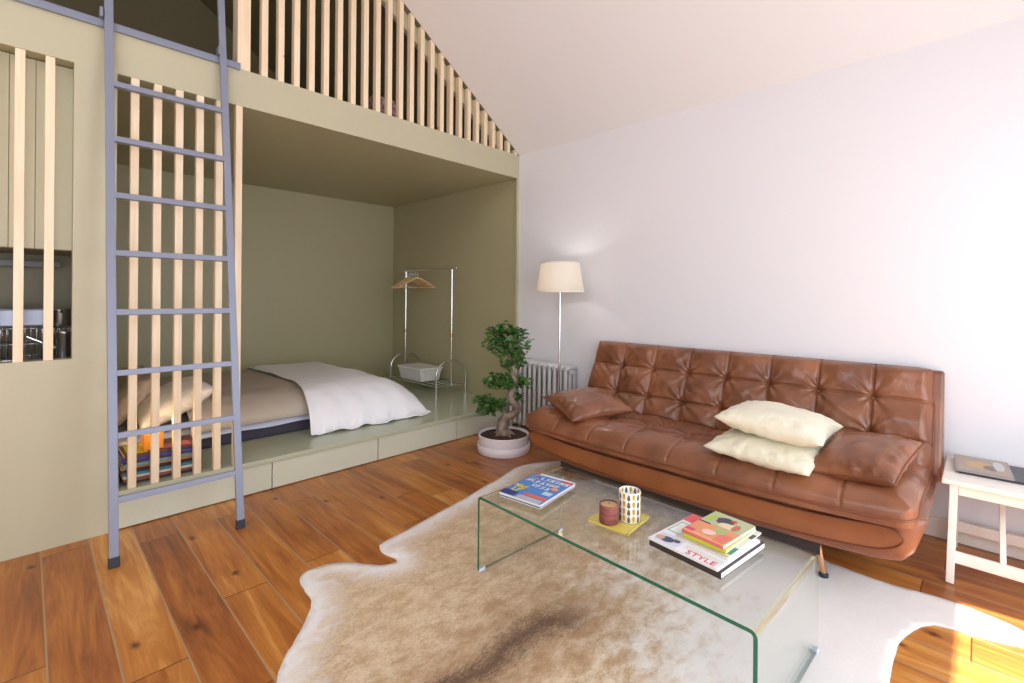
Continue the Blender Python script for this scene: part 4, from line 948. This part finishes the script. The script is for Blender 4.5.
def rug_mat():
    M = bpy.data.materials.new('cowhide'); M.use_nodes = True; nt = M.node_tree; N = nt.nodes; L = nt.links; P_ = N['Principled BSDF']
    def mth(op, a, b_=None):
        n = N.new('ShaderNodeMath'); n.operation = op
        for i, x in enumerate((a, b_)):
            if x is None: continue
            if isinstance(x, (int, float)): n.inputs[i].default_value = x
            else: L.new(x, n.inputs[i])
        return n.outputs[0]
    tc = N.new('ShaderNodeTexCoord'); at = N.new('ShaderNodeAttribute'); at.attribute_name = 'edge_distance'; sp = N.new('ShaderNodeSeparateXYZ'); L.new(tc.outputs['Object'], sp.inputs[0])
    def nse(scale, det=5, st=(1, 1, 1), dist_=0.0):
        mp = N.new('ShaderNodeMapping'); mp.inputs['Scale'].default_value = st; L.new(tc.outputs['Object'], mp.inputs[0])
        n = N.new('ShaderNodeTexNoise'); n.inputs['Scale'].default_value = scale; n.inputs['Detail'].default_value = det; n.inputs['Distortion'].default_value = dist_; n.inputs['Roughness'].default_value = .62; L.new(mp.outputs[0], n.inputs[0]); return n.outputs[0]
    big = nse(1.6, 4); med = nse(11, 8, (1, 1.6, 1), dist_=.25); fine = nse(80, 4, (1, 3, 1), .4)
    def mix(f, a, b_):
        n = N.new('ShaderNodeMix'); n.data_type = 'RGBA'; L.new(f, n.inputs[0])
        for i, x in ((6, a), (7, b_)):
            if isinstance(x, tuple): n.inputs[i].default_value = x
            else: L.new(x, n.inputs[i])
        return n.outputs[2]
    def ramp(x, a, b_):
        n = N.new('ShaderNodeMapRange'); n.interpolation_type = 'SMOOTHSTEP'; n.inputs[1].default_value = a; n.inputs[2].default_value = b_; L.new(x, n.inputs[0]); return n.outputs[0]
    tan_ = mix(ramp(mth('ADD', mth('MULTIPLY', med, .5), mth('MULTIPLY', fine, .5)), .38, .62), C(192, 158, 118), C(228, 206, 174))
    # white towards the belly edge, the neck and the far right
    wv = mth('ADD', mth('MULTIPLY', big, .5), mth('MULTIPLY', med, .45))
    ewhite = mth('SUBTRACT', ramp(mth('ADD', at.outputs['Fac'], mth('MULTIPLY', mth('SUBTRACT', med, .5), .30)), .17, .0), 0.0)
    ry = mth('ADD', mth('MULTIPLY', sp.outputs[1], -1.0), mth('MULTIPLY', sp.outputs[0], .35))   # grows to the near right
    rwhite = ramp(mth('ADD', ry, mth('MULTIPLY', mth('SUBTRACT', wv, .47), 2.6)), 1.45, 2.15)
    w = mth('MAXIMUM', ewhite, rwhite)
    c = mix(mth('MULTIPLY', w, .9), tan_, C(246, 243, 242))
    # dark stripe along the back bone
    sy = mth('ADD', sp.outputs[1], 2.07); sy = mth('ADD', sy, mth('MULTIPLY', mth('SUBTRACT', big, .5), .5)); sy = mth('ABSOLUTE', sy)
    sx = ramp(sp.outputs[0], -1.50, -1.95)
    band = mth('MULTIPLY', ramp(mth('ADD', sy, mth('MULTIPLY', mth('SUBTRACT', med, .5), .35)), .34, .03), sx)
    c = mix(mth('MULTIPLY', band, .55), c, C(158, 114, 74))
    core = mth('MULTIPLY', ramp(mth('ADD', sy, mth('MULTIPLY', mth('SUBTRACT', fine, .5), .18)), .10, .0), ramp(sp.outputs[0], -1.72, -1.98))
    c = mix(mth('MULTIPLY', core, .85), c, C(88, 60, 40))
    L.new(c, P_.inputs['Base Color']); P_.inputs['Roughness'].default_value = .85; P_.inputs['Sheen Weight'].default_value = .15; P_.inputs['Specular IOR Level'].default_value = .25
    bp = N.new('ShaderNodeBump'); bp.inputs['Strength'].default_value = .7; bp.inputs['Distance'].default_value = .004
    L.new(mth('ADD', nse(120, 5, (1, 4, 1), 1.5), mth('MULTIPLY', med, .8)), bp.inputs['Height']); L.new(bp.outputs[0], P_.inputs['Normal'])
    return M
o = b.build('cowhide_rug', rug_mat(), None, solid=0.0)
md = o.modifiers.new('solid', 'SOLIDIFY'); md.thickness = .0042; md.offset = -1
att = o.data.attributes.new('edge_distance', 'FLOAT', 'POINT')
att.data.foreach_set('value', dist)
for p in o.data.polygons:
    if p.normal.z < 0: p.flip()
tag(o, 'tan and white cowhide rug spread on the plank floor', 'rug')
# short lying fur
rug = o; rnd = random.Random(9); b = MB(); fd = []
while len(fd) < 52000 * 3:
    x = rnd.uniform(-2.9, -.45); y = rnd.uniform(-3.4, -.8)
    if (x + 2.3715 + .1) + (y + 2.13) < -1.05: continue
    if not inside(x, y, rp): continue
    d_ = edist(x, y)
    if d_ < .004: continue
    a = 2.4 + 1.3 * nz(x * 1.3, y * 1.3, 4) + .7 * nz(x * 6, y * 6, 8) + rnd.uniform(-.35, .35)
    near = exp(-((y + 2.07) / .12) ** 2) * sstep(-1.6, -2.0, x)
    L_ = rnd.uniform(.008, .016) * (1 + .7 * near); w_ = rnd.uniform(.0004, .0008); t_ = rnd.uniform(.0015, .0035) * (1 + near)
    c_, s_ = cos(a), sin(a); zb = .0045
    b.add([(x - s_ * w_, y + c_ * w_, zb), (x + s_ * w_, y - c_ * w_, zb), (x + c_ * L_, y + s_ * L_, zb + t_)], [(0, 1, 2)])
    fd += [d_] * 3
fo_ = b.build('fur', [], None); fo_.data.materials.append(rug.data.materials[0]); fo_.parent = rug
att = fo_.data.attributes.new('edge_distance', 'FLOAT', 'POINT'); att.data.foreach_set('value', fd); tag(fo_, kind='stuff')

# ================================================================ BENCH
bn_ = thing('bench', (-0.3, -3.4, 0.0), 'white painted wooden bench by the sofa end', 'bench')
boxo('seat', BENCHM, -0.485, -0.03, -4.2, -3.105, 0.425, 0.446, bn_, bevel=.004)
boxo('apron', BENCHM, -0.462, -0.442, -4.16, -3.16, 0.38, 0.425, bn_, bevel=.002)
boxo('apron', BENCHM, -0.118, -0.098, -4.16, -3.16, 0.38, 0.425, bn_, bevel=.002)
for y in (-3.135, -4.14):
    for x, xb in ((-0.455, -0.50), (-0.105, -0.06)):
        b = MB(); b.bar((x, y - .01, .425), (xb, y, .0), .036, .028, (0, 1, 0)); b.build('leg', BENCHM, bn_, bevel=.003)
boxo('stretcher', BENCHM, -0.49, -0.47, -4.14, -3.14, 0.085, 0.135, bn_, bevel=.003)
boxo('stretcher', BENCHM, -0.09, -0.07, -4.14, -3.14, 0.085, 0.135, bn_, bevel=.003)
b = MB(); b.bar((-0.13, -3.30, .43), (-.48, -3.30, .11), .035, .02, (0, 1, 0)); b.build('brace', BENCHM, bn_, bevel=.003)
z = .447
magazine('hardback_book', 'dark covered book lying beneath the photo magazine on the bench', 'book', (-.20, -3.36, z), .27, .40, .010, math.radians(0), flat(62, 58, 66), pages=flat(70, 70, 76)); z += .0108
magazine('magazine', 'glossy magazine with a warm photo cover on the bench', 'magazine', (-.205, -3.235, z), .28, .19, .009, math.radians(3), flat(150, 140, 140), pages=flat(90, 90, 95),
    patches=[(.04, .05, .96, .95, flat(168, 150, 130))], blobs=[(blob(.5, .55, .22, .25, seed=4), flat(196, 158, 110)), (blob(.4, .35, .15, .15, seed=7), flat(120, 96, 80)), (blob(.6, .2, .3, .1, seed=9), flat(196, 196, 200))])
